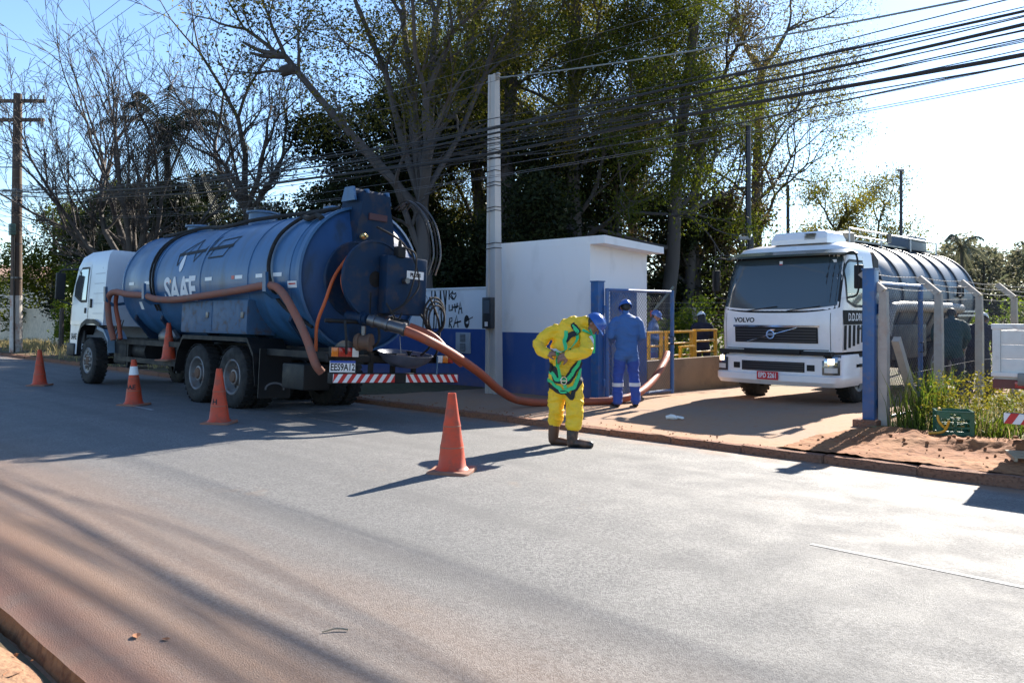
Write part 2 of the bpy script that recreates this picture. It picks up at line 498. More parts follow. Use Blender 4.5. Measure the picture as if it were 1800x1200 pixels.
# kerb: separate stones
kerb = bpy.data.objects.new('kerb', None); C.objects.link(kerb); struct(kerb)
rnd = random.Random(4)
stones = []
for v in range(4):
    mb = MB(); bm = bmesh.new(); bmesh.ops.create_cube(bm, size=1)
    bmesh.ops.scale(bm, vec=(.997, .15, .36), verts=bm.verts)
    bmesh.ops.subdivide_edges(bm, edges=[e for e in bm.edges if abs(e.verts[0].co.x - e.verts[1].co.x) > .5], cuts=5)
    bmesh.ops.bevel(bm, geom=[e for e in bm.edges if e.calc_face_angle(0) > 1], offset=.012, segments=2, affect='EDGES')
    for w in bm.verts: w.co += Vector((0, 1, 1)) * .012 * noise.noise(w.co * 7 + Vector((v * 9, 0, 0)))
    bm.verts.index_update()
    mb.add([w.co for w in bm.verts], [[w.index for w in f.verts] for f in bm.faces]); bm.free()
    st = mb.build('kerb_stone', kerb_m, kerb, smooth=50); stones.append(st)
i = 0
for xk in range(-62, 8):
    o = stones[i] if i < 4 else stones[i % 4].copy()
    if i >= 4: C.objects.link(o); o.parent = kerb
    lift = -.1 if -14 < xk < -4 else -.08
    o.location = (xk + .5, KERB + .075 + rnd.uniform(-.012, .012), lift - .18 + rnd.uniform(-.012, .012))
    o.rotation_euler = (rnd.uniform(-.05, .05), rnd.uniform(-.01, .01), rnd.uniform(-.012, .012))
    i += 1

# pavement in front of the wall and the driveway through the gate
mb = MB()
mb.grid(lambda x, y: (x, y, -.105 - .006 * max(0, y - 10) - .012 * max(0, min(8, y - 13)) + .012 * fbm(x, y, .9)), lin(-24, -4.45, 60), lin(9.14, 12.5, 14))
mb.grid(lambda x, y: (x, y, -.105 - .006 * max(0, y - 10) - .012 * max(0, min(8, y - 13)) + .012 * fbm(x, y, .9)), lin(-9.72, -4.45, 18), lin(12.5, 32, 40))
struct(mb.build('driveway', concrete, smooth=60, fix=False))
mb = MB()
def dirt_z(x, y):
    z = -.07 + .025 * fbm(x, y, 2.2, 7.) + .02 * abs(fbm(x, y, 5, 2.)) + .010 * fbm(x, y, 16, 2.)
    ridge = math.exp(-((y - 10.45 - .15 * math.sin(x * 1.3)) / .33) ** 2)
    z += ridge * (.07 + .13 * max(0, fbm(x, y, 1.6, 4.)) + .05 * fbm(x, y, 6, 1.)) * min(1, max(0, (x + 4.3) / .8))
    return z if x > -4.5 else z - .2 * (-4.5 - x)
mb.grid(lambda x, y: (x, y, dirt_z(x, y)), lin(-4.75, 7, 220), lin(9.12, 11.7, 60))
struct(mb.build('dirt_strip', soil, smooth=60, fix=False))
mb = MB()
mb.grid(lambda x, y: (x, y, -.09 + .03 * fbm(x, y, 1.2, 3.)), lin(-4.5, 8, 40), lin(11.6, 30, 40))
grass_soil = soil_mat('weedy_soil', (.17, .15, .06), (.24, .20, .10), (.10, .12, .03), 1.5)
struct(mb.build('weedy_lot', grass_soil, smooth=60, fix=False))
mb = MB()
mb.grid(lambda x, y: (x, y, -.07 + .05 * fbm(x, y, .9, 8.)), lin(-75, -24, 80), lin(9.12, 13, 16))
verge2 = soil_mat('leaf_litter_verge', (.16, .10, .06), (.22, .14, .085), (.09, .085, .04), 1.1)
struct(mb.build('far_verge', verge2, smooth=60, fix=False))

# ------------------------------------------------------------------ hut, wall, gates, fence
blue_dk = (.04, .095, .29)
hut_m = wall_paint_mat('hut_paint', (.84, .83, .82), blue_dk, 1.23)
wall_m = wall_paint_mat('wall_paint', (.83, .83, .83), (.04, .095, .30), 1.27)
slab_m = mat('slab_white', (.80, .79, .78), .8, var=.05, col2=(.42, .40, .36), c2amt=.3, c2scale=1.5, stretch=(1, 1, 3))
blue_steel = mat('blue_steel', (.025, .10, .27), .4, var=.12, col2=(.16, .12, .10), c2amt=.35, c2scale=9)
galv = mat('galvanised', (.46, .47, .48), .45, metal=.6, var=.15)
post_conc = mat('post_concrete', (.40, .36, .32), .9, var=.18, vscale=4, col2=(.34, .19, .12), c2amt=.6, c2scale=1.6, bump=.4)

HX, HY = -9.74, 11.95        # hut's near right corner
hut = thing('gate_hut', 'small white hut with blue base and flat overhanging roof beside the open gate', 'hut', (HX, HY, -.12))
mb = MB(); mb.prism([(0, 0), (1.8, 0), (1.8, 2.812), (0, 2.905)], -2.6, 0, 'yz'); mb.build('wall', hut_m, hut, smooth=0)
rm = MB(); rm.prism([(-.004, 2.9), (1.9, 2.8), (1.9, 2.93), (-.004, 3.05)], -2.604, .34, 'yz'); ro = rm.build('roof', hut_m, hut, smooth=0)
mb = MB(); mb.box((-.001 + .02, 1.0, 1.03), (.05, .8, 2.05)); mb.build('door', blue_steel, hut, smooth=0)

wall = thing('boundary_wall', 'white and blue boundary wall with black graffiti left of the hut', 'wall', (-19.3, 12.25, -.12))
mb = MB(); mb.box((0, .07, 1.07), (13.9, .14, 2.15)); mb.build('wall_face', wall_m, wall, smooth=0)
mb = MB(); mb.box((0, .07, 2.165), (13.94, .19, .04), bev=.008); mb.build('coping', slab_m, wall)
# graffiti tags, as read on the wall (u along the wall from the hut side, z up)
g = MB()
def st(pts, w=.022):
    ribbon(g, [(u, -.004, z) for u, z in pts], w, (0, 1, 0))
GZ = lambda v: 1.27 + v
def gu(px): return (px - 745) / 110 * 2.11 + 4.34       # picture position along the wall -> metres on it
def gz(py): return 2.15 - (py - 505) / 77 * .94
def G(pts, w=.022): st([(gu(a), gz(b)) for a, b in pts], w)
zx = lambda x: 480 + x / 3
zy = lambda y: 320 + y / 3
for pl in ([(790, 770), (800, 570), (838, 660), (840, 560)], [(785, 650), (835, 668)], [(850, 780), (858, 560), (880, 690), (888, 560), (895, 770)],
           [(850, 690), (875, 690)], [(862, 780), (868, 700), (882, 780)], [(905, 560), (915, 655), (885, 655)], [(915, 640), (920, 560)],
           [(880, 665), (915, 660), (900, 780)], [(900, 780), (890, 690)], [(775, 700), (800, 560)], [(815, 780), (805, 670)], [(760, 680), (780, 560), (800, 680)]):
    G([(zx(a), zy(b)) for a, b in pl], .045)
for pl in ([(935, 560), (935, 612)], [(955, 565), (937, 588), (955, 612)], [(960, 612), (948, 590), (953, 575), (962, 582), (970, 575), (972, 590), (960, 612)],
           [(935, 640), (935, 672), (952, 668)], [(952, 640), (952, 672)], [(965, 635), (968, 680)], [(955, 655), (985, 648)], [(978, 630), (975, 660)],
           [(985, 690), (993, 625), (1003, 688)], [(988, 662), (1002, 660)], [(935, 765), (938, 715), (950, 712), (950, 730), (937, 738), (950, 768)],
           [(958, 765), (975, 700), (982, 765)], [(962, 742), (998, 730)]):
    G([(zx(a), zy(b)) for a, b in pl], .036)
g.build('graffiti', black_ink, wall, smooth=0, fix=False)
g = MB()
cx, cz = gu(zx(1027)), gz(zy(732))
g.add([(cx, -.004, cz)] + [(cx + .088 * math.cos(a), -.004, cz + .145 * math.sin(a)) for a in [2 * math.pi * i / 20 for i in range(20)]], [(0, 1 + i, 1 + (i + 1) % 20) for i in range(20)])
ribbon(g, [(cx, -.005, cz + .03), (cx + .2, -.005, cz + .1)], .022, (0, 1, 0))
g.build('painted_head', black_ink, wall, smooth=0, fix=False)
g = MB(); g.add([(cx - .03, -.007, cz - .02), (cx + .06, -.007, cz + .03), (cx + .06, -.007, cz - .04), (cx, -.007, cz - .05)], [(0, 1, 2, 3)])
g.build('painted_eye', white_ink, wall, smooth=0, fix=False)
# meter cabinet let into the blue band
cab = thing('meter_cabinet', 'pale grey meter cabinet with two louvred windows set in the blue wall', 'meter box', (gu(817) - 19.3, 12.24, -.12 + .76))
mb = MB(); mb.box((0, 0, .2), (.47, .04, .46), bev=.006); pl_ = mat('cabinet_grey', (.36, .40, .44), .6, var=.08)
mb.build('panel', pl_, cab)
for k in range(2):
    mb = MB(); mb.box((0, -.024, .31 - .21 * k), (.17, .012, .17), 0)
    wv = mb.build('window', mat('cabinet_dark', (.10, .11, .13), .5), cab, smooth=0)
    mb = MB()
    for q in range(5): mb.box((0, -.033, .25 - .21 * k + q * .03), (.16, .006, .009))
    mb.build('louvre', pl_, wv, smooth=0)

# tapering concrete service pole in front of the hut
def concrete_pole(name, label, loc, h, b, t, parts=True):
    p = thing(name, label, 'pole', loc)
    mb = MB()
    rings = []
    for z in lin(0, h, 14):
        a = (b + (t - b) * z / h) / 2; c = a * .72; rec = a * .55
        rings.append([(-a, -c, z), (-rec, -c, z), (-rec * .9, -c * .62, z), (rec * .9, -c * .62, z), (rec, -c, z), (a, -c, z), (a, c, z), (-a, c, z)])
    mb.loft(rings); mb.build('shaft', pole_conc, p, smooth=0)
    return p
pole_conc = mat('pole_concrete', (.46, .44, .42), .9, var=.12, vscale=3, col2=(.34, .30, .27), c2amt=.5, c2scale=1.2, stretch=(1, 1, .35), bump=.3)
pole = concrete_pole('concrete_pole', 'tapering pale concrete service pole standing in front of the hut', (-11.9, 11.55, -.12), 6.4, .30, .19)
mb = MB(); mb.box((0, -.15, 1.62), (.25, .12, .62), bev=.012); bx_ = mb.build('meter_box', mat('meter_black', (.03, .032, .035), .4, var=.2), pole)
mb = MB(); mb.box((0, -.214, 1.74), (.17, .012, .26)); mb.build('cover', mat('meter_glass', (.10, .12, .14), .15), bx_, smooth=0)
mb = MB(); mb.box((.0, -.216, 1.40), (.08, .008, .09)); mb.build('sticker', tape_white, bx_, smooth=0)
for k, z in enumerate((2.9, 3.0, 3.65, 3.72, 4.15, 4.22, 4.45, 4.7, 4.78, 4.86, 5.1)):
    w = (.30 - .11 * z / 6.4) / 2 + .006
    mb = MB(); mb.tube([(-w, -w * .75, z), (w, -w * .75, z + .02), (w, w * .75, z + .02), (-w, w * .75, z)], .008, 5, closed=True)
    mb.build('wire_band', black_metal, pole)
mb = MB(); mb.tube([(-.13, 0, 6.3), (.13, 0, 6.3)], .03, 8); mb.lathe([(.03, 0), (.055, .03), (.03, .06), (.055, .09), (.03, .12)], Matrix.Translation((.12, 0, 6.3)), 10)
mb.build('insulator', mat('porcelain', (.30, .28, .26), .3), pole)

# gate posts, leaves
GXL, GXR, GY = -9.42, -4.66, 11.85
def square_post(label, x, y, w, z0, z1, base=False):
    p = thing('gate_post', label, 'gate post', (x, y, z0), group='blue posts of the gate')
    mb = MB(); mb.box((0, 0, (z1 - z0) / 2 + .06), (w, w, z1 - z0 - .06), bev=.012); mb.build('post', blue_steel, p)
    mb = MB(); mb.box((0, 0, z1 - z0 + .035), (w + .02, w + .02, .02)); mb.build('cap', blue_steel, p, smooth=0)
    for z in (.35, 1.7):
        mb = MB(); mb.lathe([(.03, -.07), (.03, .07)], Matrix.Translation((w / 2 + .02, w / 2 - .02, z)), 10); mb.build('hinge', blue_steel, p)
    if base:
        mb = MB(); mb.box((-.02, -.01, .03), (.34, .34, .2), bev=.02); mb.build('footing', kerb_m, p)
    return p
square_post('blue steel gate post against the corner of the white hut', GXL - .04, 11.82, .18, -.13, 2.04)
square_post('blue steel gate post on a red-stained footing beside the concrete fence post', GXR + .04, 11.97, .17, -.14, 2.09, True)
wire_m = mat('chain_link', (.075, .078, .09), .6)
def chain_link(name, m, parent, org, along, L, z0, z1, pitch=.075, r=.0023):
    mb = MB(); along = Vector(along).normalized(); side = along.cross(Vector((0, 0, 1))); org = Vector(org); H = z1 - z0
    for sgn in (1, -1):
        k = 0; c = -H
        while c < L + H:
            a, b = (c, c + H)
            u0, u1 = max(0, a), min(L, b)
            if u1 - u0 > .02:
                w0 = (u0 - a) if sgn > 0 else H - (u0 - a)
                w1 = (u1 - a) if sgn > 0 else H - (u1 - a)
                off = side * (.003 * sgn)
                mb.tube([org + along * u0 + Vector((0, 0, z0 + w0)) + off, org + along * u1 + Vector((0, 0, z0 + w1)) + off], r, 3, cap=False)
            c += pitch * 1.02
    o = mb.build(name, m, parent, smooth=0, fix=False); return stuff(o)
def gate_leaf(label, x, y, L):
    p = thing('gate_leaf', label, 'gate', (x, y, -.12), group='swung-open leaves of the blue gate')
    for nm, a, b, r in (('frame_top', (0, 0, 2.04), (0, L, 2.04), .03), ('frame_bottom', (0, 0, .08), (0, L, .08), .03),
                        ('frame_upright', (0, 0, .05), (0, 0, 2.07), .035), ('frame_upright', (0, L, .02), (0, L, 2.07), .04)):
        mb = MB(); mb.tube([a, b], r, 10); mb.build(nm, blue_steel, p)
    chain_link('chain_link_mesh', blue_steel if L > 3 else wire_m, p, (0, .04, 0), (0, 1, 0), L - .08, .1, 2.02)
    mb = MB(); mb.tube([(0, L * .98, 1.0), (.06, L * .98, 1.0), (.06, L * .98, 1.15), (0, L * .98, 1.15)], .01, 6); mb.build('latch', black_metal, p)
    return p
gate_leaf('blue framed wire mesh gate leaf swung open along the hut', GXL + .1, 11.92, 2.1)
gate_leaf('blue framed wire mesh gate leaf swung open behind the right gate post', GXR + .06, 12.2, 1.75)

# concrete fence posts with bent arms, chain link and barbed wire, running back beside the driveway
FX = -4.45
fps = [(12.02, 'red-stained concrete fence post next to the right gate post'), (14.35, 'concrete fence post with bent arm nearest the leaning brace'),
       (16.55, 'concrete fence post with bent arm in front of the bending worker'), (18.9, 'concrete fence post with bent arm farther back above the white truck bed'),
       (21.2, 'thin far concrete fence post against the green hedge')]
fence_post0 = None
for k, (y, lb) in enumerate(fps):
    p = thing('fence_post', lb, 'fence post', (FX, y, -.12), group='concrete posts of the yard fence')
    mb = MB(); mb.loft([[(-.06, -.06, z), (.06, -.06, z), (.06, .06, z), (-.06, .06, z)] if z < 1.9 else [(-.045 + o, -.05, z + q), (.055 + o, -.05, z), (.055 + o, .05, z), (-.045 + o, .05, z + q)]
                        for z, o, q in ((0, 0, 0), (.6, .004, 0), (1.2, 0, 0), (1.93, -.01, -.02))])
    mb.build('shaft', post_conc, p, smooth=0)
    mb = MB(); mb.loft([[(-.05 - .3 * s, -.045, 1.9 + .27 * s), (.03 - .3 * s, -.045, 1.96 + .27 * s), (.03 - .3 * s, .045, 1.96 + .27 * s), (-.05 - .3 * s, .045, 1.9 + .27 * s)] for s in (0.0, .5, 1)])
    mb.build('bent_arm', post_conc, p, smooth=0)
brace = thing('fence_brace', 'leaning concrete brace propped against the first fence post', 'fence brace', (FX + .09, 12.15, -.12))
mb = MB(); d0, d1 = Vector((.02, .02, 1.25)), Vector((.03, .95, .0)); ax = (d1 - d0).normalized(); u = ax.cross(Vector((1, 0, 0))).normalized() * .055; w = Vector((.05, 0, 0))
mb.loft([[c - u - w, c + u - w, c + u + w, c - u + w] for c in (d0, (d0 + d1) / 2, d1)]); mb.build('beam', post_conc, brace, smooth=0)
fence = thing('yard_fence', 'chain link fence with barbed wire strands along the right of the driveway', 'fence', (FX - .07, 12.05, -.12))
chain_link('chain_link_mesh', wire_m, fence, (0, 0, 0), (0, 1, 0), 9.2, .15, 1.85, .085, .0022)
barb_m = mat('barbed_steel', (.30, .28, .26), .5, metal=.6)
def barbed(parent, a, b, sag=.03, step=.14):
    mb = MB(); a = Vector(a); b = Vector(b); n = max(3, int((b - a).length / .5))
    pts = [a.lerp(b, i / n) + Vector((0, 0, -sag * math.sin(math.pi * ((i / n * 4) % 1)))) for i in range(n + 1)]
    mb.tube(pts, .0035, 4, cap=False)
    L = (b - a).length; k = int(L / step)
    for i in range(k):
        c = a.lerp(b, (i + .5) / k); c.z -= sag * math.sin(math.pi * ((((i + .5) / k) * 4) % 1))
        for s in (-1, 1): mb.tube([c + Vector((.0, -.012 * s, -.022)), c + Vector((.004, .012 * s, .022))], .002, 3, cap=False)
    return mb.build('barbed_wire', barb_m, parent, smooth=0, fix=False)
for s in (.15, .55, .95): barbed(fence, (.07 - .3 * s, 0, 1.95 + .27 * s), (.07 - .3 * s, 9.2, 1.95 + .27 * s))
for z in (.72, 1.83): 
    mb = MB(); mb.tube([(.0, 0, z - .05), (0, 2.3, z), (0, 4.5, z + .04), (0, 9.2, z)], .003, 4); mb.build('tension_wire', barb_m, fence)

# low retaining wall and yellow railings of the pit
low = tag(MB().box((0, 4.2, .28), (.16, 8.4, .78), bev=.012).build('retaining_wall', mat('stained_render', (.26, .19, .13), .9, var=.2, vscale=2, col2=(.16, .12, .09), c2amt=.7, c2scale=1.3, bump=.5)),
          'low brown stained retaining wall beyond the open gate leaf', 'low wall')
low.location = (-9.82, 13.78, -.14)
yellow_steel = mat('yellow_steel', (.72, .38, .03), .45, var=.1, col2=(.3, .14, .04), c2amt=.4, c2scale=7)
def railing(label, x, y0, y1, zb, zt, bars, posts=2):
    p = thing('railing', label, 'railing', (x, y0, zb), group='yellow railings round the pit')
    L = y1 - y0; H = zt - zb
    for i in range(posts):
        mb = MB(); mb.box((0, L * i / (posts - 1), H / 2), (.06, .06, H)); mb.build('post', yellow_steel, p, smooth=0)
    mb = MB(); mb.box((0, L / 2, H + .028), (.09, L + .06, .05), bev=.01); mb.build('top_rail', yellow_steel, p)
    for z in bars:
        mb = MB(); mb.tube([(0, .03, z - zb), (0, L - .03, z - zb)], .022, 8); mb.build('rail', yellow_steel, p)
    return p
railing('yellow railing section seen through the open gate leaf', -10.35, 14.2, 15.15, -.1, 1.05, (.25, .5, .78), 3)
railing('yellow railing section between the gate leaf and the white-helmeted worker', -10.35, 15.35, 16.35, -.1, 1.05, (.3, .55, .82), 2)
railing('low yellow railing frame standing in front of the middle section', -10.15, 15.6, 16.1, -.1, .72, (.2, .45), 2)
railing('yellow railing section in front of the white-helmeted worker', -10.35, 16.5, 17.4, -.1, 1.07, (.3, .6, .85), 2)
# ------------------------------------------------------------------ vehicle helpers
class CabSurf:
    """Truck cab as a stack of rounded rectangles; surf(s, z, e): s = way along the skin from the front centre (+ to the left side)."""
    def __init__(self, levels, bow=.05):
        self.lv = levels; self.bow = bow            # levels: (z, x_front, x_back, half width, corner radius)
    def at(self, z):
        L = self.lv
        if z <= L[0][0]: return L[0][1:]
        for a, b in zip(L, L[1:]):
            if z <= b[0]:
                t = (z - a[0]) / (b[0] - a[0]); return tuple(p + (q - p) * t for p, q in zip(a[1:], b[1:]))
        return L[-1][1:]
    def surf(self, s, z, e=0.):
        xf, xb, hw, rc = self.at(z); sg = 1 if s >= 0 else -1; s = abs(s); f = hw - rc; arc = rc * math.pi / 2
        if s <= f: x, y, nx, ny = xf - self.bow * (s / hw) ** 2, s, 1, 0
        elif s <= f + arc:
            a = (s - f) / rc; b = self.bow * (f / hw) ** 2
            x, y, nx, ny = xf - b - rc + rc * math.cos(a), f + rc * math.sin(a), math.cos(a), math.sin(a)
        else:
            b = self.bow * (f / hw) ** 2
            x, y, nx, ny = xf - b - rc - (s - f - arc), hw, 0, 1
        return Vector((x + nx * e, sg * (y + ny * e), z))
    def side_s(self, x, z):
        """s of the point at length position x on the left side."""
        xf, xb, hw, rc = self.at(z); f = hw - rc
        return f + rc * math.pi / 2 + (xf - self.bow * (f / hw) ** 2 - rc - x)
    def ring(self, z, n=10):
        xf, xb, hw, rc = self.at(z); f = hw - rc; tot = self.side_s(xb, z); pts = []
        ss = lin(0, f, n) + [f + rc * math.pi / 2 * k / 6 for k in range(1, 7)] + [tot - .06, tot]
        left = [self.surf(s, z) for s in ss]; right = [Vector((p.x, -p.y, p.z)) for p in reversed(left[1:])]
        return right + left
    def shell(self, name, m, parent, zs=None):
        mb = MB(); rg = [self.ring(z) for z in (zs or [l[0] for l in self.lv])]
        mb.loft(rg); return mb.build(name, m, parent, smooth=40)
    def patch(self, s0, s1, zb, zt, e=.004, ns=14, nz=6, mb=None, mi=0):
        """skin patch between s0..s1 and zb(s)..zt(s)."""
        mb = mb or MB(); fb = zb if callable(zb) else (lambda s: zb); ft = zt if callable(zt) else (lambda s: zt)
        vs = []; ss = lin(s0, s1, ns)
        for s in ss:
            for k in range(nz):
                vs.append(self.surf(s, fb(s) + (ft(s) - fb(s)) * k / (nz - 1), e))
        mb.add(vs, [(i * nz + j, (i + 1) * nz + j, (i + 1) * nz + j + 1, i * nz + j + 1) for i in range(ns - 1) for j in range(nz - 1)], mi)
        return mb
    def sidepoly(self, xa, xb_, za, zb_, e=.004, shape=None, nx=8, nz=5, sg=1):
        """patch on the side given by length positions; shape(x)->(zlo, zhi)."""
        mb = MB(); xs_ = lin(xa, xb_, nx); vs = []
        for x in xs_:
            lo, hi = shape(x) if shape else (za, zb_)
            for k in range(nz):
                z = lo + (hi - lo) * k / (nz - 1); p = self.surf(self.side_s(x, z), z, e); vs.append((p.x, p.y * sg, p.z))
        mb.add(vs, [(i * nz + j, (i + 1) * nz + j, (i + 1) * nz + j + 1, i * nz + j + 1) for i in range(nx - 1) for j in range(nz - 1)])
        return mb

AX_Y = Matrix.Rotation(-math.pi / 2, 4, 'X')       # lathe axis Z -> +Y
def wheel(parent, x, y, r=.51, w=.28, out=1, deep=.10, rimr=.30, tint=None, holes=8):
    """Road wheel about the Y axis; out = side (+1 left / -1 right) its face looks to."""
    wl = MB(); M = Matrix.Translation((x, y, r)) @ (AX_Y if out > 0 else Matrix.Rotation(math.pi / 2, 4, 'X'))
    h = w / 2
    wl.lathe([(rimr, -h), (r - .09, -h), (r - .03, -h + .02), (r, -h + .06), (r, h - .06), (r - .03, h - .02), (r - .09, h), (rimr, h - .015), (rimr - .01, h - .06)], M, 40, cap=False)
    # tread grooves as shallow rings
    ty = wl.build('wheel', rubber, parent, smooth=40)
    tr = MB()
    for q in range(30):
        a = 2 * math.pi * q / 30
        for sg in (-1, 1):
            rot = Matrix.Rotation(a, 4, 'Z'); c = M @ (rot @ Vector((r + .002, 0, sg * h * .5)))
            tr.box(c, (.012, .07, w * .38), 0, (M @ rot).to_3x3() @ Matrix.Rotation(sg * .25, 3, 'X'))
    tr.build('tread', rubber, ty, smooth=0)
    rm = MB()
    rm.lathe([(rimr + .005, h - .02), (rimr - .015, h - .005), (rimr - .035, h - .02), (rimr - .05, h - deep * .6), (rimr - .08, h - deep), (.14, h - deep + .01), (.13, h - deep + .02), (.125, h - deep * .3), (.06, h - deep * .2), (0, h - deep * .2)], M, 32, cap=False)
    rim = rm.build('rim', tint or rim_grey, ty, smooth=40)
    hm = MB()
    for q in range(holes):
        a = 2 * math.pi * q / holes + .2
        hm.lathe([(.0, 0), (.042, 0)], M @ Matrix.Translation((math.cos(a) * .183, math.sin(a) * .183, h - deep + .008)) , 12, cap=False)
    hm.build('hand_hole', black_ink, rim, smooth=0, fix=False)
    hb = MB(); hb.lathe([(.10, h - deep * .3 + .004), (.085, h - deep * .1), (.05, h - deep * .05), (0, h - deep * .05)], M, 18)
    for q in range(10):
        a = 2 * math.pi * q / 10; hb.lathe([(.013, 0), (.013, .03), (0, .034)], M @ Matrix.Translation((math.cos(a) * .135, math.sin(a) * .135, h - deep + .018)), 6)
    hb.build('hub', rust_hub, rim, smooth=40)
    return ty
def striped_bar(parent, x, y0, y1, z, h, t=.02, n=9, lean=1, name='reflective_strip'):
    """Red and white hazard strip across the back (faces -x)."""
    w = (y1 - y0) / n; mb = MB(); k = h * .75 * lean
    mb.add([(x, y0, z), (x, y1, z), (x, y1, z + h), (x, y0, z + h)], [(0, 1, 2, 3)], 0)
    for i in range(-1, n + 1):
        a = y0 + i * w; q = [(a, 0), (a + w * .5, 0), (a + w * .5 + k, h), (a + k, h)]
        q = [(min(max(u, y0), y1), v) for u, v in q]
        if max(u for u, v in q) - min(u for u, v in q) > .01:
            mb.add([(x - .002, u, z + v) for u, v in q], [(0, 1, 2, 3)], 1)
    return mb.build(name, [tape_white, tape_red], parent, smooth=0, fix=False)
def lamp_block(parent, x, y, z, cols, w=.36, h=.13, t=.07):
    o = MB().box((x, y, z), (t, w, h), bev=.012).build('tail_light', black_plastic, parent)
    n = len(cols)
    for i, m in enumerate(cols):
        MB().box((x - t / 2 - .004, y + w / 2 - w * (i + .5) / n, z), (.012, w / n * .94, h * .86), bev=.004).build('lens', m, o)
    return o
def plate(parent, x, y, z, txt, face, band, ink, sgn, w=.4, h=.14, bandtxt=False):
    """Number plate whose face looks along sgn*x."""
    o = MB().box((x, y, z), (.008, w, h)).build('number_plate', face, parent, smooth=0)
    if band: MB().box((x + sgn * .0045, y, z + h * .40), (.002, w, h * .2)).build('plate_band', band, o, smooth=0)
    text_part(txt, h * .86, lambda u, v, k: (x + sgn * (.0055 + k), y + sgn * u, z + v - (h * .09 if band else 0)), ink, o, 'plate_number', sx=.82 if len(txt) < 8 else .7, bold=.0035)
    return o

# ------------------------------------------------------------------ blue vacuum tanker
tank_blue = mat('tank_blue', (.034, .116, .25), .38, var=.14, vscale=1.3, col2=(.03, .055, .085), c2amt=.75, c2scale=1.5, c2lo=.47, c2hi=.72, coat=.12, stretch=(2.2, .9, .45))
tank_dark = mat('reel_blue', (.007, .025, .06), .6, spec=.2, var=.15, col2=(.06, .045, .04), c2amt=.5, c2scale=5)
box_blue = mat('toolbox_blue', (.035, .095, .19), .55, var=.15, col2=(.07, .05, .04), c2amt=.85, c2scale=6, c2lo=.5, c2hi=.66)
hose_m = mat('orange_hose', (.31, .068, .028), .6, var=.15, col2=(.18, .085, .06), c2amt=.6, c2scale=3)
hose_dusty = mat('dusty_orange_hose', (.27, .10, .065), .75, var=.15, col2=(.19, .11, .085), c2amt=.7, c2scale=5)
hose_bright = mat('bright_orange_hose', (.46, .085, .015), .5, var=.1)

bt = thing('vacuum_truck', 'blue vacuum tank truck with white cab parked along the kerb', 'truck', (-9.78, 7.52, -.125), (.056, 0, math.pi))
TX0, TX1, TZ, TR = 1.12, 8.1, 2.16, 1.11
def tpt(x, ang, e=0.):                     # point on the tank skin; ang 0 = left side, 90 = top
    return Vector((x, (TR + e) * math.cos(ang), TZ + (TR + e) * math.sin(ang)))
MX = Matrix.Rotation(math.pi / 2, 4, 'Y')  # lathe axis Z -> +X
tk = MB()
tk.lathe([(0, TX0 - .34), (.3, TX0 - .325), (.6, TX0 - .27), (.85, TX0 - .17), (1.02, TX0 - .05), (TR, TX0 + .06)] + [(TR, x) for x in lin(TX0 + .3, TX1 - .1, 9)] + [(1.03, TX1 + .04), (.85, TX1 + .16), (.5, TX1 + .25), (0, TX1 + .29)], Matrix.Translation((0, 0, TZ)) @ MX, 56)
tank = tk.build('tank', tank_blue, bt, smooth=50)
rear_shade = mat('shaded_rear_blue', (.017, .06, .16), .5, spec=.3, var=.2, vscale=2, col2=(.02, .035, .06), c2amt=.8, c2scale=2.2, stretch=(1, 1, .4))  # deep shade of the rear end put into the colour: darker blue, streaky patches
b = MB(); b.lathe([(0, TX0 - .346), (.3, TX0 - .331), (.6, TX0 - .276), (.85, TX0 - .176), (1.02, TX0 - .056), (TR + .003, TX0 - .0)], Matrix.Translation((0, 0, TZ)) @ MX, 56, cap=False); b.build('rear_dish', rear_shade, tank, smooth=50)
for x in (1.2, 1.42, 2.72, 4.46, 6.39, 8.0):
    b = MB(); b.lathe([(TR - .005, x - .035), (TR + .012, x - .03), (TR + .012, x + .03), (TR - .005, x + .035)], Matrix.Translation((0, 0, TZ)) @ MX, 56, cap=False); b.build('band', tank_blue, tank, smooth=30)
b = MB(); b.lathe([(TR, 1.06), (TR + .04, 1.07), (TR + .04, 1.13), (TR, 1.14)], Matrix.Translation((0, 0, TZ)) @ MX, 56, cap=False); b.build('rear_flange', tank_blue, tank, smooth=30)
def tank_patch(xc, zc, w, h, m, name, e=.004, split=None):
    ang = math.asin(max(-1, min(1, (zc - TZ) / TR))); da = h / 2 / TR; mb = MB()
    mb.add([tpt(x, a, e) for x in (xc + w / 2, xc - w / 2) for a in (ang - da, ang + da)], [(0, 2, 3, 1)]); return mb.build(name, m, tank, smooth=0, fix=False)
for x in (7.55, 6.75, 4.9, 4.1, 3.0, 2.3, 1.75): tank_patch(x, 2.16, .26, .06, tape_white, 'reflector_tape')
tank_patch(5.85, 2.16, .13, .06, tape_red, 'reflector_tape'); tank_patch(5.7, 2.16, .12, .06, orange_lens, 'reflector_tape')
tank_patch(3.2, 2.16, .1, .06, tape_red, 'reflector_tape'); tank_patch(1.3, 2.0, .26, .1, tape_white, 'warning_sticker', .016)
tank_patch(1.3, 2.01, .2, .02, tape_red, 'sticker_print', .018)
tank_patch(7.2, 1.72, .14, .16, white_ink, 'small_label')
def tankmap(xc, zc, e=.005):
    a0 = math.asin((zc - TZ) / TR)
    return lambda u, v, k: tpt(xc - u, a0 + v / TR, e + k)
lt = text_part('SAAE', .62, tankmap(5.28, 1.98), white_ink, tank, sx=.95, bold=.02, fine=.06)
text_part('VO', .14, tankmap(4.85, 1.64), white_ink, tank, bold=.004, fine=.06)
dm = MB(); q = []
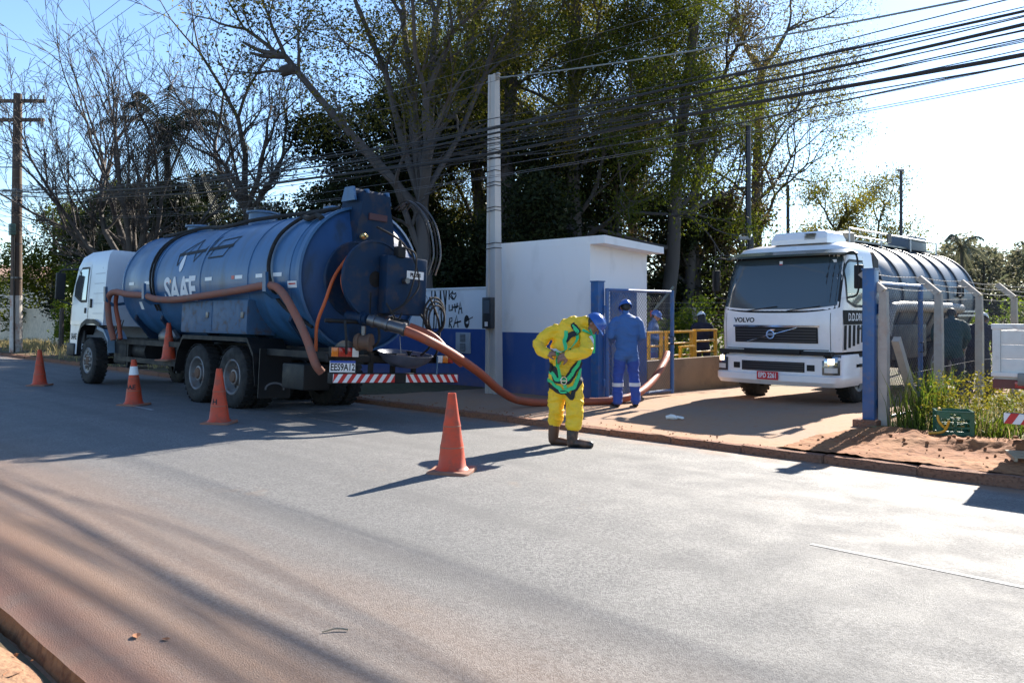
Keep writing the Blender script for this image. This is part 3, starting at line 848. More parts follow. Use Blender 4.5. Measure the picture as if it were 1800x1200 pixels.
for k in range(21):                        # water drop emblem above the letters
    a = 2 * math.pi * k / 20; r_ = .085 * (1 + .0 * math.cos(a)); h_ = .15 * math.sin(a)
    q.append((r_ * math.cos(a) * (1 if h_ < 0 else (1 - (h_ / .15) ** 1.5 * .75)), h_ * (1.7 if h_ > 0 else 1)))
mp_ = tankmap(5.3, 2.47); 
dm.add([mp_(u * f_, v * f_, .001) for f_ in (0.02, .35, .7, 1) for u, v in q[:20]], [(r_ * 20 + i, r_ * 20 + (i + 1) % 20, r_ * 20 + 20 + (i + 1) % 20, r_ * 20 + 20 + i) for r_ in range(3) for i in range(20)])
dm.build('drop_emblem', white_ink, tank, smooth=0, fix=False)
gm = MB()                                  # black scribble sprayed on the tank
def scr(pts, w):
    out = []
    for (x0, z0), (x1, z1) in zip(pts, pts[1:]):
        out += [(x0 + (x1 - x0) * t, z0 + (z1 - z0) * t) for t in (0, .25, .5, .75)]
    out.append(pts[-1]); vs = []
    for i, (x, z) in enumerate(out):
        a = math.asin(min(.99, (z - TZ) / TR)); p = tpt(x, a, .006); nrm = Vector((0, math.cos(a), math.sin(a)))
        j, k_ = min(i + 1, len(out) - 1), max(i - 1, 0)
        pa, pb = [tpt(out[q_][0], math.asin(min(.99, (out[q_][1] - TZ) / TR)), .006) for q_ in (k_, j)]
        s = (pb - pa).normalized().cross(nrm) * w / 2; vs += [p + s, p - s]
    gm.add(vs, [(2 * i, 2 * i + 1, 2 * i + 3, 2 * i + 2) for i in range(len(out) - 1)])
scr([(5.6, 2.66), (3.55, 2.74)], .07); scr([(5.5, 2.45), (5.58, 2.68)], .035); scr([(5.58, 2.66), (4.98, 2.94), (4.85, 2.5), (4.3, 2.96), (4.42, 2.6)], .03)
scr([(5.5, 2.45), (4.98, 2.94)], .02); scr([(4.1, 2.86), (3.5, 2.9), (3.75, 2.55), (4.3, 2.54), (4.1, 2.86)], .03)
gm.build('scribble', black_ink, tank, smooth=0, fix=False)
# hatches and hoses on top
for x, r_, h_ in ((6.9, .28, .16), (4.35, .26, .24), (2.0, .12, .12)):
    hm = MB(); M = Matrix.Translation((x, 0, TZ + TR - .04)); hm.lathe([(r_, 0), (r_, h_), (r_ + .05, h_), (r_ + .05, h_ + .03), (r_ * .6, h_ + .06), (0, h_ + .07)], M, 24)
    ht = hm.build('hatch', tank_blue, bt, smooth=40)
    hb = MB()
    for q in range(6):
        a = 2 * math.pi * q / 6; hb.tube([M @ Vector(((r_ + .03) * math.cos(a), (r_ + .03) * math.sin(a), h_)), M @ Vector(((r_ + .03) * math.cos(a), (r_ + .03) * math.sin(a), h_ + .08))], .014, 6)
    hb.build('hatch_bolt', steel, ht)
b = MB(); b.tube(spline([(7.9, .35, 3.24), (7.0, .42, 3.24), (6.2, .25, 3.32), (5.2, .4, 3.24), (4.6, .48, 3.22), (3.8, .42, 3.27), (2.8, .3, 3.29), (1.9, .33, 3.27), (1.5, .2, 3.3)]), .035, 8); b.build('top_hose', rubber, bt)
b = MB()
for x0 in (6.55, 6.42):
    b.tube([tpt(x0 + .12 * math.sin(a * 2.2), a, .03) for a in lin(1.3, -.5, 14)], .022, 6)
b.build('cable_strap', rubber, bt)
b = MB(); b.tube(spline([tpt(1.55, 1.25, .04), tpt(1.85, 1.0, .05), tpt(2.0, .6, .05), tpt(1.98, .2, .05), tpt(1.85, -.15, .05), tpt(1.6, -.45, .05), tpt(1.1, -.75, .05)]), .03, 8); b.build('black_cable', rubber, bt)
b = MB(); b.tube(spline([tpt(1.75, .95, .05), tpt(1.5, .88, .06), tpt(1.35, .93, .06), tpt(1.1, .84, .05)]), .045, 8); b.build('cable_bundle', rubber, bt)
# rear top dome, its lid ram and the hydraulic lines
b = MB(); b.loft([[(x, y * s, z) for x, y in ((.78, -.34), (.78, .34), (1.35, .34), (1.35, -.34))] for z, s in ((2.6, 1.1), (3.0, 1.0), (3.25, .8), (3.48, .74))]); dome = b.build('dome_neck', tank_dark, bt, smooth=20)
b = MB(); b.tube([(1.05, -.34, 3.5), (1.05, .34, 3.5)], .075, 16); b.build('ram', tank_dark, dome)
for y in (-.33, .06, .33):
    b = MB(); b.prism([(.88, 3.36), (1.25, 3.36), (1.17, 3.58), (.95, 3.58)], y - .02, y + .02); b.build('lug', tank_blue, dome, smooth=0)
b = MB(); b.box((.77, -.02, 3.12), (.03, .34, .1)); b.build('red_plate', mat('faded_red', (.07, .025, .03), .6), dome, smooth=0)
for k in range(4):
    b = MB(); y = -.36 - .07 * k; b.tube(spline([(.8, y, 3.3), (.55, y - .05, 3.42), (.2, y - .12, 3.1), (.05, y - .15, 2.6), (.1, y - .1, 2.25)]), .014, 6); b.build('hydraulic_line', steel if k % 2 else rubber, bt)
b = MB(); b.lathe([(0, 0), (.05, .01), (.05, .06), (.02, .08), (.02, .14)], Matrix.Translation((.72, .3, 2.78)) @ Matrix.Rotation(-math.pi / 2, 4, 'Y'), 12); b.build('gauge', mat('brass', (.55, .38, .16), .35, metal=.9), bt)
# hose reel on the back
RC = Vector((0, .40, 2.10)); reel = bpy.data.objects.new('hose_reel', None); C.objects.link(reel); reel.parent = bt
for x, r_ in ((.62, .57), (.18, .56)):
    b = MB(); M = Matrix.Translation((x, RC.y, RC.z)) @ MX; b.lathe([(r_, -.012), (r_, .012), (.12, .012), (.12, -.012), (r_, -.012)], M, 40, cap=False)
    b.lathe([(r_ - .012, -.03), (r_ + .02, -.03), (r_ + .02, .03), (r_ - .012, .03), (r_ - .012, -.03)], M, 40, cap=False); b.build('flange', tank_dark, reel, smooth=40)
b = MB(); b.lathe([(.2, .18), (.2, .62)], Matrix.Translation((0, RC.y, RC.z)) @ MX, 24); b.build('drum', black_metal, reel)
b = MB()
for k in range(7):
    x = .57 - .055 * k; rr = .30 - .012 * (k % 3)
    b.tube([(x, RC.y + rr * math.cos(a), RC.z + rr * math.sin(a)) for a in lin(0, 2 * math.pi, 33)[:-1]], .026, 8, closed=True)
b.build('wound_hose', hose_bright, reel)
b = MB(); b.tube(spline([(.5, RC.y + .25, RC.z + .36), (.52, RC.y + .48, RC.z + .02), (.58, .98, 1.75), (.66, 1.05, 1.4), (.7, 1.02, 1.0)]), .026, 8); b.build('loose_hose_end', hose_bright, reel)
b = MB(); b.tube(spline([(.4, RC.y + .33, RC.z + .2), (.32, RC.y + .36, RC.z - .1), (.26, RC.y + .12, RC.z - .45), (.22, RC.y - .1, RC.z - .5)]), .026, 8); b.build('slack_hose', hose_bright, reel)
for k, pts in enumerate(([(.5, RC.y + .28, RC.z + .3), (.42, RC.y + .42, RC.z - .05), (.36, RC.y + .3, RC.z - .36), (.3, RC.y + .02, RC.z - .5)], [(.46, RC.y + .2, RC.z + .36), (.36, RC.y + .38, RC.z + .02), (.32, RC.y + .22, RC.z - .34), (.3, RC.y - .1, RC.z - .46)])):
    b = MB(); b.tube(spline(pts), .024, 8); b.build('slack_hose', hose_bright, reel)
for pts in ([(.1, .95, 1.46), (.0, .98, 1.2), (.1, .9, 1.0)], [(-.02, .46, 1.44), (-.1, .5, 1.2), (.1, .55, 1.02)], [(.0, -.5, 1.9), (-.1, -.62, 1.5), (.0, -.7, 1.1), (.15, -.72, .95)], [(.62, .1, 2.95), (.3, -.1, 2.75), (.1, -.2, 2.5)], [(-.04, -.3, 1.62), (-.14, -.42, 1.4), (-.05, -.5, 1.15), (.1, -.45, 1.0)]):
    b = MB(); b.tube(spline(pts), .018, 6); b.build('hydraulic_line', rubber, bt)
b = MB(); b.box((.06, -.02, 2.03), (.2, .76, .86), bev=.03); gb = b.build('pump_case', tank_dark, bt)
b = MB(); b.box((-.047, -.16, 2.2), (.006, .32, .12)); b.build('maker_plate', tape_white, gb, smooth=0)
text_part('PLUSS', .075, lambda u, v, k: (-.0515 - k, -.16 - u, 2.2 + v), black_ink, gb, bold=.004)
b = MB(); b.tube([(-.05, .05, 2.1), (-.14, .05, 2.1)], .045, 12); b.build('shaft_boss', steel, gb)
b = MB(); b.box((-.02, .13, 2.52), (.12, .14, .16), bev=.01); b.tube([(-.02, .13, 2.6), (-.02, .13, 2.68)], .03, 10); b.build('valve_block', black_metal, gb)
for pts in ([(-.05, .1, 2.6), (-.2, -.02, 2.5), (-.16, -.06, 2.2), (-.12, .05, 1.8), (-.1, .32, 1.62)], [(-.1, .3, 1.6), (-.16, .1, 1.75), (-.2, -.1, 2.0), (-.15, -.12, 2.25), (-.06, -.05, 2.55)],
            [(-.06, .36, 1.75), (-.14, .3, 1.6), (-.12, .2, 1.5), (-.1, .1, 1.62)]):
    b = MB(); b.tube(spline(pts), .013, 6); b.build('hydraulic_line', rubber, bt)
for k in range(3):                         # coiled black hose hung on the right
    b = MB(); rr = .27 - .03 * k; b.tube([(-.1 - .03 * k, -.52 + rr * .75 * math.cos(a), 1.62 - .03 * k + rr * math.sin(a)) for a in lin(0, 2 * math.pi, 25)[:-1]], .016, 6, closed=True); b.build('coiled_hose', rubber, bt)
# outlet couplings, pipes, valve
def cyl(name, a, b_, r_, m, par=bt, n=16, flare=None):
    q = MB(); a = Vector(a); b_ = Vector(b_)
    q.tube([a, b_], r_, n)
    if flare:
        for t in flare: c = a.lerp(b_, t); d = (b_ - a).normalized() * .02; q.tube([c - d, c + d], r_ * 1.18, n)
    return q.build(name, m, par)
cyl('outlet_coupling', (.05, .58, 1.50), (-.42, .26, 1.37), .085, steel, flare=(.15, .5, .95))
cyl('outlet_pipe', (.5, .62, 1.55), (.05, .58, 1.50), .09, tank_dark, flare=(.8,))
cyl('side_pipe', (.3, 1.15, 1.46), (.2, .45, 1.46), .03, black_metal, flare=(.1, .5, .8))
cyl('side_pipe', (.2, .48, 1.45), (.2, .48, 1.9), .035, black_metal)
cyl('second_outlet', (.4, .2, 1.55), (.0, -.1, 1.45), .07, steel, flare=(.5,))
vb = cyl('ball_valve', (.15, .72, 1.17), (-.05, .58, 1.17), .11, rust_hub, flare=(.2, .9)); cyl('valve_stem', (.05, .66, 1.25), (.05, .66, 1.4), .035, steel, vb)
b = MB(); b.lathe([(.17, -.02), (.17, .02), (.12, .03), (0, .05)], Matrix.Translation((.25, .82, 1.02)) @ Matrix.Rotation(math.pi / 2, 4, 'Y') @ Matrix.Rotation(.3, 4, 'X'), 24); b.build('pulley_cover', steel, bt)
b = MB(); b.lathe([(.0, -.2), (.2, -.18), (.34, -.1), (.41, .0), (.425, .0), (.35, -.115), (.2, -.2), (0, -.22)], Matrix.Translation((.06, -.12, 1.03)) @ Matrix.Rotation(-.12, 4, 'Y'), 36, cap=False); b.build('drip_basin', mat('pale_lid', (.10, .11, .15), .45, metal=.3, var=.2), bt)
b = MB(); b.tube([(-.1, .12, 1.28), (-.12, .1, 1.02)], .006, 4); b.tube([(-.1, .16, 1.0), (-.16, .04, 1.0)], .025, 8); b.build('chain_hook', steel, bt)
cyl('flag_pin', (-.18, -.55, 1.0), (-.18, -.55, .72), .014, tank_blue)
# chassis, bumper, plate, lights
b = MB()
for y in (-.42, .42): b.box((5.5, y, .95), (10.4, .08, .22))
for x in (.4, 2.0, 3.7, 5.6, 7.2, 8.8): b.box((x, 0, .94), (.1, .76, .16))
b.build('chassis', black_metal, bt, smooth=0)
for x in (1.6, 3.0, 4.8, 6.4, 7.7): MB().prism([(-.62, 1.06), (.62, 1.06), (.95, 1.45), (.9, 1.62), (.45, 1.2), (-.45, 1.2), (-.9, 1.62), (-.95, 1.45)], x - .04, x + .04, 'yz').build('tank_saddle', tank_dark, bt, smooth=0)
b = MB()
for x in (9.77, 4.35, 3.04): b.tube([(x, -.9, .51), (x, .9, .51)], .07, 10)
for x in (4.35, 3.04): b.lathe([(0, -.24), (.16, -.18), (.2, 0), (.16, .18), (0, .24)], Matrix.Translation((x, 0, .52)) @ AX_Y, 14)
b.build('axle', black_metal, bt)
for sy in (-1, 1):
    b = MB(); b.tube(spline([(4.95, .45 * sy, .75), (4.35, .45 * sy, .62), (3.7, .45 * sy, .78), (3.04, .45 * sy, .62), (2.4, .45 * sy, .75)]), .05, 6)
    b.build('leaf_spring', black_metal, bt); b = MB()
    b.tube(spline([(10.6, .45 * sy, .72), (9.77, .45 * sy, .6), (8.9, .45 * sy, .74)]), .05, 6); b.build('leaf_spring', black_metal, bt)
bp_ = MB().box((.08, 0, .655), (.12, 2.34, .15), bev=.012).build('rear_bumper', black_metal, bt)
striped_bar(bp_, .016, .09, 1.16, .595, .12, n=7, lean=-1); striped_bar(bp_, .016, -1.16, -.12, .595, .12, n=7, lean=1)
for y in (.4, -.4, .0): MB().box((.2, y, .83), (.06, .06, .34)).build('bumper_bracket', black_metal, bt, smooth=0)
MB().box((.22, 0, .93), (.08, 2.3, .1), bev=.01).build('rear_beam', black_metal, bt)
lamp_block(bt, .14, .92, 1.02, [orange_lens, red_lens, red_lens, white_lens], .46, .15); lamp_block(bt, .14, -.95, .95, [white_lens, orange_lens, red_lens], .34, .13)
plate(bt, .06, .98, .82, 'EES9A12', tape_white, mat('plate_blue', (.02, .07, .35), .4), black_ink, -1, .42, .16)
# side gear
tb = MB().box((3.78, .9, 1.5), (2.46, .5, .56), bev=.012).build('toolbox', box_blue, bt)
for x in (3.15, 4.4):
    d = MB().box((x, 1.152, 1.5), (1.19, .012, .51), bev=.004).build('toolbox_door', box_blue, tb)
    MB().box((x - .45, 1.165, 1.53), (.09, .02, .1), bev=.006).build('latch', steel, d)
b = MB(); pr = [(2.2, .45), (2.3, .9), (2.52, 1.14), (4.9, 1.14), (5.1, .9), (5.2, .5)]
q = [Vector((x, 0, z)) for x, z in pr]
b.add([(x, y, z) for y in (.52, 1.16) for x, z in pr], [(i, i + 1, i + 7, i + 6) for i in range(5)]); b.add([(x, y, z + .03) for y in (.52, 1.16) for x, z in pr], [(i, i + 1, i + 7, i + 6) for i in range(5)])
b.add([(x, 1.16, z + dz) for dz in (-.04, .03) for x, z in pr], [(i, i + 1, i + 7, i + 6) for i in range(5)]); b.build('mudguard', black_metal, bt, smooth=0)
fl = MB().box((2.08, .88, .62), (.02, .56, .78)).build('mud_flap', black_plastic, bt, smooth=0)
fm = MB(); ribbon(fm, [(2.066, .88 + .16 * math.cos(a), .38 + .09 * math.sin(a)) for a in lin(-.2, 3.4, 14)], .03, (1, 0, 0)); fm.build('flap_emblem', mat('flap_grey', (.16, .16, .17), .7), fl, smooth=0, fix=False)
MB().box((1.2, .86, .62), (.62, .46, .38), bev=.03).build('water_box', black_plastic, bt)
MB().box((1.1, 1.02, .96), (1.9, .08, .1)).build('side_beam', black_metal, bt, smooth=0)
for x in (5.5, 7.9): MB().box((x, .95, .72), (.07, .07, .55)).build('side_guard_post', black_metal, bt, smooth=0)
for z in (.62, .98): MB().box((6.9, 1.0, z), (3.1, .04, .1)).build('side_guard', black_metal, bt, smooth=0)
b = MB(); b.tube([(7.2, .72, .8), (7.9, .72, .8)], .2, 20); b.build('air_tank', black_metal, bt)
b = MB(); b.box((8.3, .75, .75), (.7, .5, .5), bev=.06); b.build('battery_box', black_metal, bt)
b = MB(); b.lathe([(0, -.25), (.2, -.22), (.24, 0), (.2, .2), (.1, .26), (0, .27)], Matrix.Translation((6.6, .62, 1.1)) @ MX, 18); b.tube(spline([(6.4, .62, 1.1), (6.1, .8, 1.2), (5.8, .82, 1.05)]), .07, 8); b.build('vacuum_pump', steel, bt)
for x, z in ((8.35, 1.9), (6.35, 1.92), (1.72, 1.98)):       # J hooks that carry the side hose
    b = MB(); b.prism([(0.75, z - .12), (1.18, z - .2), (1.34, z - .1), (1.36, z + .2), (1.31, z + .2), (1.29, z - .08), (1.16, z - .14), (.75, z - .06)], x - .05, x + .05, 'yz'); b.build('hose_hook', tank_blue, bt, smooth=0)
for k in range(3): MB().tube([(8.0 + .14 * k, 1.06, 1.42), (8.2 + .14 * k, 1.1, .98)], .012, 6).build('bracket_rod', steel, bt)
for x, y, o in ((9.77, 1.0, 1), (9.77, -1.0, -1)): wheel(bt, x, y, .51, .29, o, deep=.03, rimr=.29)
for x in (4.35, 3.04):
    for sy in (1, -1):
        wheel(bt, x, 1.0 * sy, .51, .27, sy, deep=.15, rimr=.295); wheel(bt, x, .69 * sy, .51, .27, sy, deep=.15, rimr=.295)
# cab
cs = CabSurf([(.62, 11.32, 9.0, 1.1, .22), (1.35, 11.33, 9.0, 1.12, .25), (1.95, 11.29, 9.0, 1.12, .25), (2.62, 11.06, 9.0, 1.09, .26), (2.84, 10.86, 9.0, 1.06, .26), (2.95, 10.5, 9.03, .98, .22)], .06)
cab_white = mat('cab_white', (.62, .66, .72), .32, var=.05, vscale=2, coat=.35, col2=(.42, .38, .35), c2amt=.25, c2scale=2)
cw = CabSurf([(1.30, *cs.at(1.3)), (1.6, *cs.at(1.6)), (1.95, *cs.at(1.95)), (2.3, *cs.at(2.3)), (2.62, *cs.at(2.62)), (2.84, *cs.at(2.84)), (2.95, *cs.at(2.95))], .06)
cabo = cw.shell('cab', cab_white, bt)
b = MB(); b.prism([(10.42, .62), (11.22, .62), (11.24, 1.32), (10.42, 1.32), (10.36, .95)], -1.06, 1.06); b.build('front_fascia', cab_white, bt, smooth=0)
MB().box((11.1, 0, .72), (.5, 2.2, .3), bev=.05).build('front_bumper', black_plastic, bt)
pts = [(10.44, .62), (10.42, 1.02), (10.25, 1.26), (9.95, 1.36), (9.45, 1.36), (9.1, 1.28)]
for y in (1.0, -1.0):
    ar = MB(); ar.add([(x, y + d, z) for d in (-.16, .16) for x, z in pts], [(i, i + 1, i + 7, i + 6) for i in range(5)]); ar.add([(x, y + (.16 if y > 0 else -.16), z + dz) for dz in (-.03, .07) for x, z in pts], [(i, i + 1, i + 7, i + 6) for i in range(5)])
    ar.build('wheel_arch', black_plastic, bt, smooth=0)
b = MB(); mg = [(9.3, 1.26), (8.9, 1.2), (8.62, 1.0), (8.55, .72)]
b.add([(x, y, z) for y in (.72, 1.14) for x, z in mg], [(i, i + 1, i + 5, i + 4) for i in range(3)]); b.add([(x, 1.14, z + dz) for dz in (-.05, .02) for x, z in mg], [(i, i + 1, i + 5, i + 4) for i in range(3)]); b.build('front_mudguard', mat('pale_blue_guard', (.16, .24, .32), .5, var=.12), bt, smooth=20)
gl = mat('cab_glass', (.50, .55, .58), .05, spec=.9, metal=.9)
cs.patch(-1.0, 1.0, 1.86, 2.58, .006).build('windscreen', gl, cabo)
for sg in (1, -1):
    dr = cs.sidepoly(11.0, 9.98, 0, 0, .004, lambda x: (1.38, 2.72 if x < 10.6 else 2.72 - (x - 10.6) * 1.3), sg=sg).build('door', cab_white, cabo)
    cs.sidepoly(10.86, 10.12, 0, 0, .01, lambda x: (1.86 + max(0, x - 10.45) * .35, 2.56 if x < 10.6 else 2.56 - (x - 10.6) * 1.3), sg=sg).build('side_window', gl, dr)
    fr = cs.sidepoly(10.9, 10.06, 0, 0, .007, lambda x: (1.80 + max(0, x - 10.45) * .35, 2.61 if x < 10.6 else 2.61 - (x - 10.6) * 1.3), sg=sg).build('window_seal', black_plastic, dr)
    MB().box((10.12, 1.125 * sg, 1.62), (.1, .03, .12), bev=.01).build('door_handle', black_plastic, dr)
    for x in (11.03, 9.96): cs.sidepoly(x, x - .012, 1.38, 2.65, .006, nx=2, sg=sg).build('door_gap', black_ink, cabo)
    for k in range(5): cs.sidepoly(9.66, 9.08, 1.55 + .22 * k, 1.562 + .22 * k, .005, nx=2, nz=2, sg=sg).build('panel_rib', mat('rib_shade', (.38, .41, .46), .5), cabo)
    MB().box((9.78, 1.13 * sg, 1.78), (.1, .03, .2), bev=.012).build('air_vent', black_plastic, cabo)
    arm = MB(); arm.tube(spline([(10.9, 1.08 * sg, 2.58), (11.25, 1.3 * sg, 2.56), (11.32, 1.34 * sg, 2.5)]), .022, 6); arm.tube([(11.1, 1.1 * sg, 1.75), (11.3, 1.32 * sg, 1.85)], .018, 6)
    am = arm.build('mirror_arm', black_plastic, cabo)
    MB().box((11.3, 1.32 * sg, 2.18), (.1, .2, .62), bev=.03).build('mirror', black_plastic, am)
    MB().box((10.28, 1.06 * sg, 1.02), (.14, .05, .3), bev=.01).build('step_panel', black_plastic, cabo)
for k in range(4): MB().box((11.28, 0, .95 + .1 * k), (.04, 1.7, .05)).build('grille_slat', black_plastic, cabo, smooth=0)
tx = text_part('SAAE', .2, lambda u, v, k: (10.98 - u, 1.066 + k, 1.02 + v), black_ink, cabo, sx=.8, bold=.004)
for sg in (1, -1): MB().box((11.26, .86 * sg, .98), (.06, .3, .16), bev=.02).build('headlight', white_lens, cabo)
b = MB(); b.box((10.85, 0, 2.9), (.2, .7, .06), bev=.02); b.build('roof_lamp', black_plastic, cabo)

# hose hung along the tanker's side
sh = MB(); BTM = Matrix.Translation(bt.location) @ bt.rotation_euler.to_matrix().to_4x4()
hp = spline([(8.15, 1.18, 1.0), (8.25, 1.26, 1.4), (8.35, 1.27, 1.86), (8.0, 1.27, 1.99), (7.3, 1.26, 1.93), (6.5, 1.26, 1.9), (5.9, 1.27, 1.82), (5.0, 1.26, 1.80), (3.8, 1.25, 1.86), (2.6, 1.25, 1.93), (1.75, 1.26, 1.98), (1.35, 1.26, 1.88), (.95, 1.25, 1.55), (.62, 1.24, 1.2), (.42, 1.2, .85), (.4, 1.1, .72)])
sh.tube([BTM @ p for p in hp], .062, 12); q = sh.build('suction_hose', hose_dusty); tag(q, 'dusty orange hose hooked along the side of the blue tank', 'hose')
sh = MB(); sh.tube([BTM @ p for p in spline([(8.2, 1.16, 1.95), (8.32, 1.12, 1.7), (8.12, 1.1, 1.3), (8.0, 1.1, 1.02)])], .045, 10); tag(sh.build('spare_hose', hose_m), 'bright orange hose end hanging behind the white cab', 'hose')
# main suction hose from the outlet across the pavement and over the low wall
def g2(x, y, z): return Vector((x, y, z))
start = BTM @ Vector((-.34, .32, 1.39)); s2 = BTM @ Vector((-.62, .1, 1.26))
mh = MB(); mh.tube(spline([start, s2, g2(-9.2, 8.0, .93), g2(-9.35, 8.75, .58), g2(-9.6, 9.45, .24), g2(-9.72, 10.0, .03), g2(-9.62, 10.55, -.05), g2(-9.3, 11.05, -.05), g2(-8.98, 11.6, -.045), g2(-8.9, 12.2, .02), g2(-9.1, 13.0, .2), g2(-9.45, 13.9, .47), g2(-9.72, 14.45, .64), g2(-10.0, 14.8, .58), g2(-10.25, 15.0, .2), g2(-10.3, 15.1, -.15)], 10), .068, 14)
tag(mh.build('suction_hose', hose_m), 'thick orange hose running from the truck outlet past the gate over the low wall', 'hose')
sh = MB(); sh.tube(spline([BTM @ Vector((-.02, -.12, 1.44)), BTM @ Vector((-.3, -.35, 1.3)), BTM @ Vector((-.45, -.55, 1.05)), g2(-9.3, 8.35, .72)], 8), .05, 10)
tag(sh.build('discharge_hose', hose_m), 'shorter orange hose beside the thick one at the tanker outlet', 'hose')

# ------------------------------------------------------------------ white tanker facing the road
wt = thing('tanker_truck', 'white truck with grey steel tank facing the road in the driveway', 'truck', (-7.28, 14.3, -.18), (0, 0, -math.pi / 2))
wtp = mat('truck_white', (.84, .81, .80), .3, var=.04, vscale=2, coat=.35, col2=(.6, .54, .48), c2amt=.2, c2scale=2)
tank_grey = mat('tank_grey_steel', (.085, .115, .155), .5, metal=.1, var=.12, vscale=1.5, col2=(.12, .13, .15), c2amt=.5, c2scale=1.5)
wc = CabSurf([(.98, -.03, -1.75, 1.17, .22), (1.45, .0, -1.75, 1.18, .25), (1.78, -.03, -1.75, 1.18, .27), (2.35, -.2, -1.75, 1.15, .3), (2.78, -.36, -1.75, 1.1, .3), (2.92, -.5, -1.72, 1.04, .3), (3.0, -.85, -1.6, .9, .25)], .09)
wcab = wc.shell('cab', wtp, wt, [.98, 1.2, 1.45, 1.6, 1.78, 2.0, 2.2, 2.35, 2.55, 2.78, 2.92, 3.0])
gls = mat('windscreen_glass', (.045, .065, .075), .04, spec=.9, coat=.4)
ws = wc.patch(-1.13, 1.13, lambda s: 1.75 + .07 * (abs(s) / 1.13) ** 3, lambda s: 2.7, .006, 26, 8).build('windscreen', gls, wcab)
wc.patch(-1.19, 1.19, lambda s: 1.68 + .10 * (abs(s) / 1.19) ** 3, lambda s: 2.78, .003, 26, 8).build('windscreen_seal', black_plastic, wcab)
for a, l_ in ((-.55, .6), (.25, .6)): MB().tube([wc.surf(a, 1.72, .02), wc.surf(a + l_, 1.8, .02)], .009, 5).build('wiper', black_plastic, wcab)
MB().box(wc.surf(0, 2.62, .012), (.01, .06, .06)).build('sticker', tape_white, ws, smooth=0); MB().box(wc.surf(.0, 2.585, .012), (.01, .05, .02)).build('sticker', tape_red, ws, smooth=0)
MB().box(wc.surf(.98, 2.62, .012), (.01, .07, .05)).build('sticker', tape_white, ws, smooth=0)
b = MB(); b.loft([[wc.surf(s, z, e) for s in lin(-1.22, 1.22, 17)] for z, e in ((2.78, .03), (2.72, .2), (2.76, .22), (2.84, .05))], cap=False, closed=False); b.build('sun_visor', mat('smoked_visor', (.04, .06, .06), .2), wcab, fix=False)
gr = wc.patch(-.82, .82, 1.13, 1.42, .012, 16, 3).build('grille', black_plastic, wcab)
for k in range(5): wc.patch(-.79, .79, 1.15 + .052 * k, 1.17 + .052 * k, .02, 16, 2).build('grille_slat', mat('grille_grey', (.045, .045, .05), .4), gr)
wc.patch(-.85, .85, 1.42, 1.455, .02, 16, 2).build('grille_trim', chrome, gr)
b = MB(); b.tube([wc.surf(-.55, 1.15, .035), wc.surf(.45, 1.41, .035)], .013, 6); b.build('grille_bar', chrome, gr)
b = MB(); b.lathe([(.062, 0), (.085, 0), (.085, .03), (.062, .03), (.062, 0)], Matrix.Translation(wc.surf(-.05, 1.285, .03)) @ MX, 20, cap=False)
b.tube([wc.surf(.0, 1.335, .045), wc.surf(.05, 1.385, .045)], .014, 5); b.tube([wc.surf(-.05, 1.37, .045), wc.surf(.03, 1.37, .045)], .012, 5); b.build('badge_ring', chrome, gr)
MB().box(wc.surf(-.05, 1.285, .045), (.02, .15, .045)).build('badge_band', mat('badge_blue', (.25, .28, .34), .3, metal=.6), gr, smooth=0)
text_part('VOLVO', .12, lambda u, v, k: wc.surf(-.62 + u, 1.545 + v, .006 + k), black_ink, wcab, sx=1.1, bold=.004)
for s in (-1.03, 1.03): wc.patch(s - .005, s + .005, 1.0, 1.68, .003, 2, 6).build('panel_gap', black_ink, wcab)
wc.patch(-1.0, 1.0, 1.005, 1.02, .003, 12, 2).build('panel_gap', black_ink, wcab)
# side: door, window, livery
for sg in (1, -1):
    dr = wc.sidepoly(-.28, -1.34, 0, 0, .004, lambda x: (1.0, 2.74), sg=sg).build('door', wtp, wcab)
    wc.sidepoly(-.42, -1.28, 0, 0, .008, lambda x: (1.78 + max(0, x + .75) * .3, 2.66 if x < -.6 else 2.66 - (x + .6) * 1.2), sg=sg).build('window_seal', black_plastic, dr)
    wc.sidepoly(-.46, -1.24, 0, 0, .012, lambda x: (1.83 + max(0, x + .75) * .3, 2.61 if x < -.6 else 2.61 - (x + .6) * 1.2), sg=sg).build('side_window', gls, dr)
    lv = wc.sidepoly(-.27, -1.5, 1.47, 1.73, .008, sg=sg).build('livery_panel', mat('livery_black', (.012, .013, .013), .7, spec=.2), wcab)
    text_part('D.D.DRIN', .19, (lambda sg: lambda u, v, k: (-.84 - u * sg, (1.18 + .012 + k) * sg, 1.6 + v))(sg), white_ink, lv, sx=.92, bold=.004)
    for k in range(6):
        x0 = -.30 - k * .19; b = wc.sidepoly(x0, x0 - .115, 0, 0, .008, lambda x, k=k: (1.02 + .03 * k, 1.46), nx=3, sg=sg); b.build('livery_stripe', mat('livery_black', (.015, .018, .016), .35), lv)
    arm = MB(); arm.tube(spline([(-.42, 1.12 * sg, 2.72), (-.3, 1.34 * sg, 2.76), (-.3, 1.42 * sg, 2.6), (-.32, 1.42 * sg, 2.05), (-.4, 1.2 * sg, 1.95)]), .018, 6); am = arm.build('mirror_arm', black_plastic, wcab)
    MB().box((-.36, 1.42 * sg, 2.32), (.07, .16, .42), bev=.025).build('mirror', black_plastic, am)
    MB().box((-.95, 1.19 * sg, 1.4), (.16, .03, .05), bev=.01).build('door_handle', black_plastic, dr)
b = MB(); b.loft([[(-1.0 + x * sx_, .2 + y * sy_, z) for x, y in ((-.42, -.55), (.42, -.55), (.42, .55), (-.42, .55))] for z, sx_, sy_ in ((2.98, 1, 1), (3.07, 1, 1), (3.18, .82, .94), (3.21, .7, .86))]); ac = b.build('roof_cooler', wtp, wt, smooth=20)
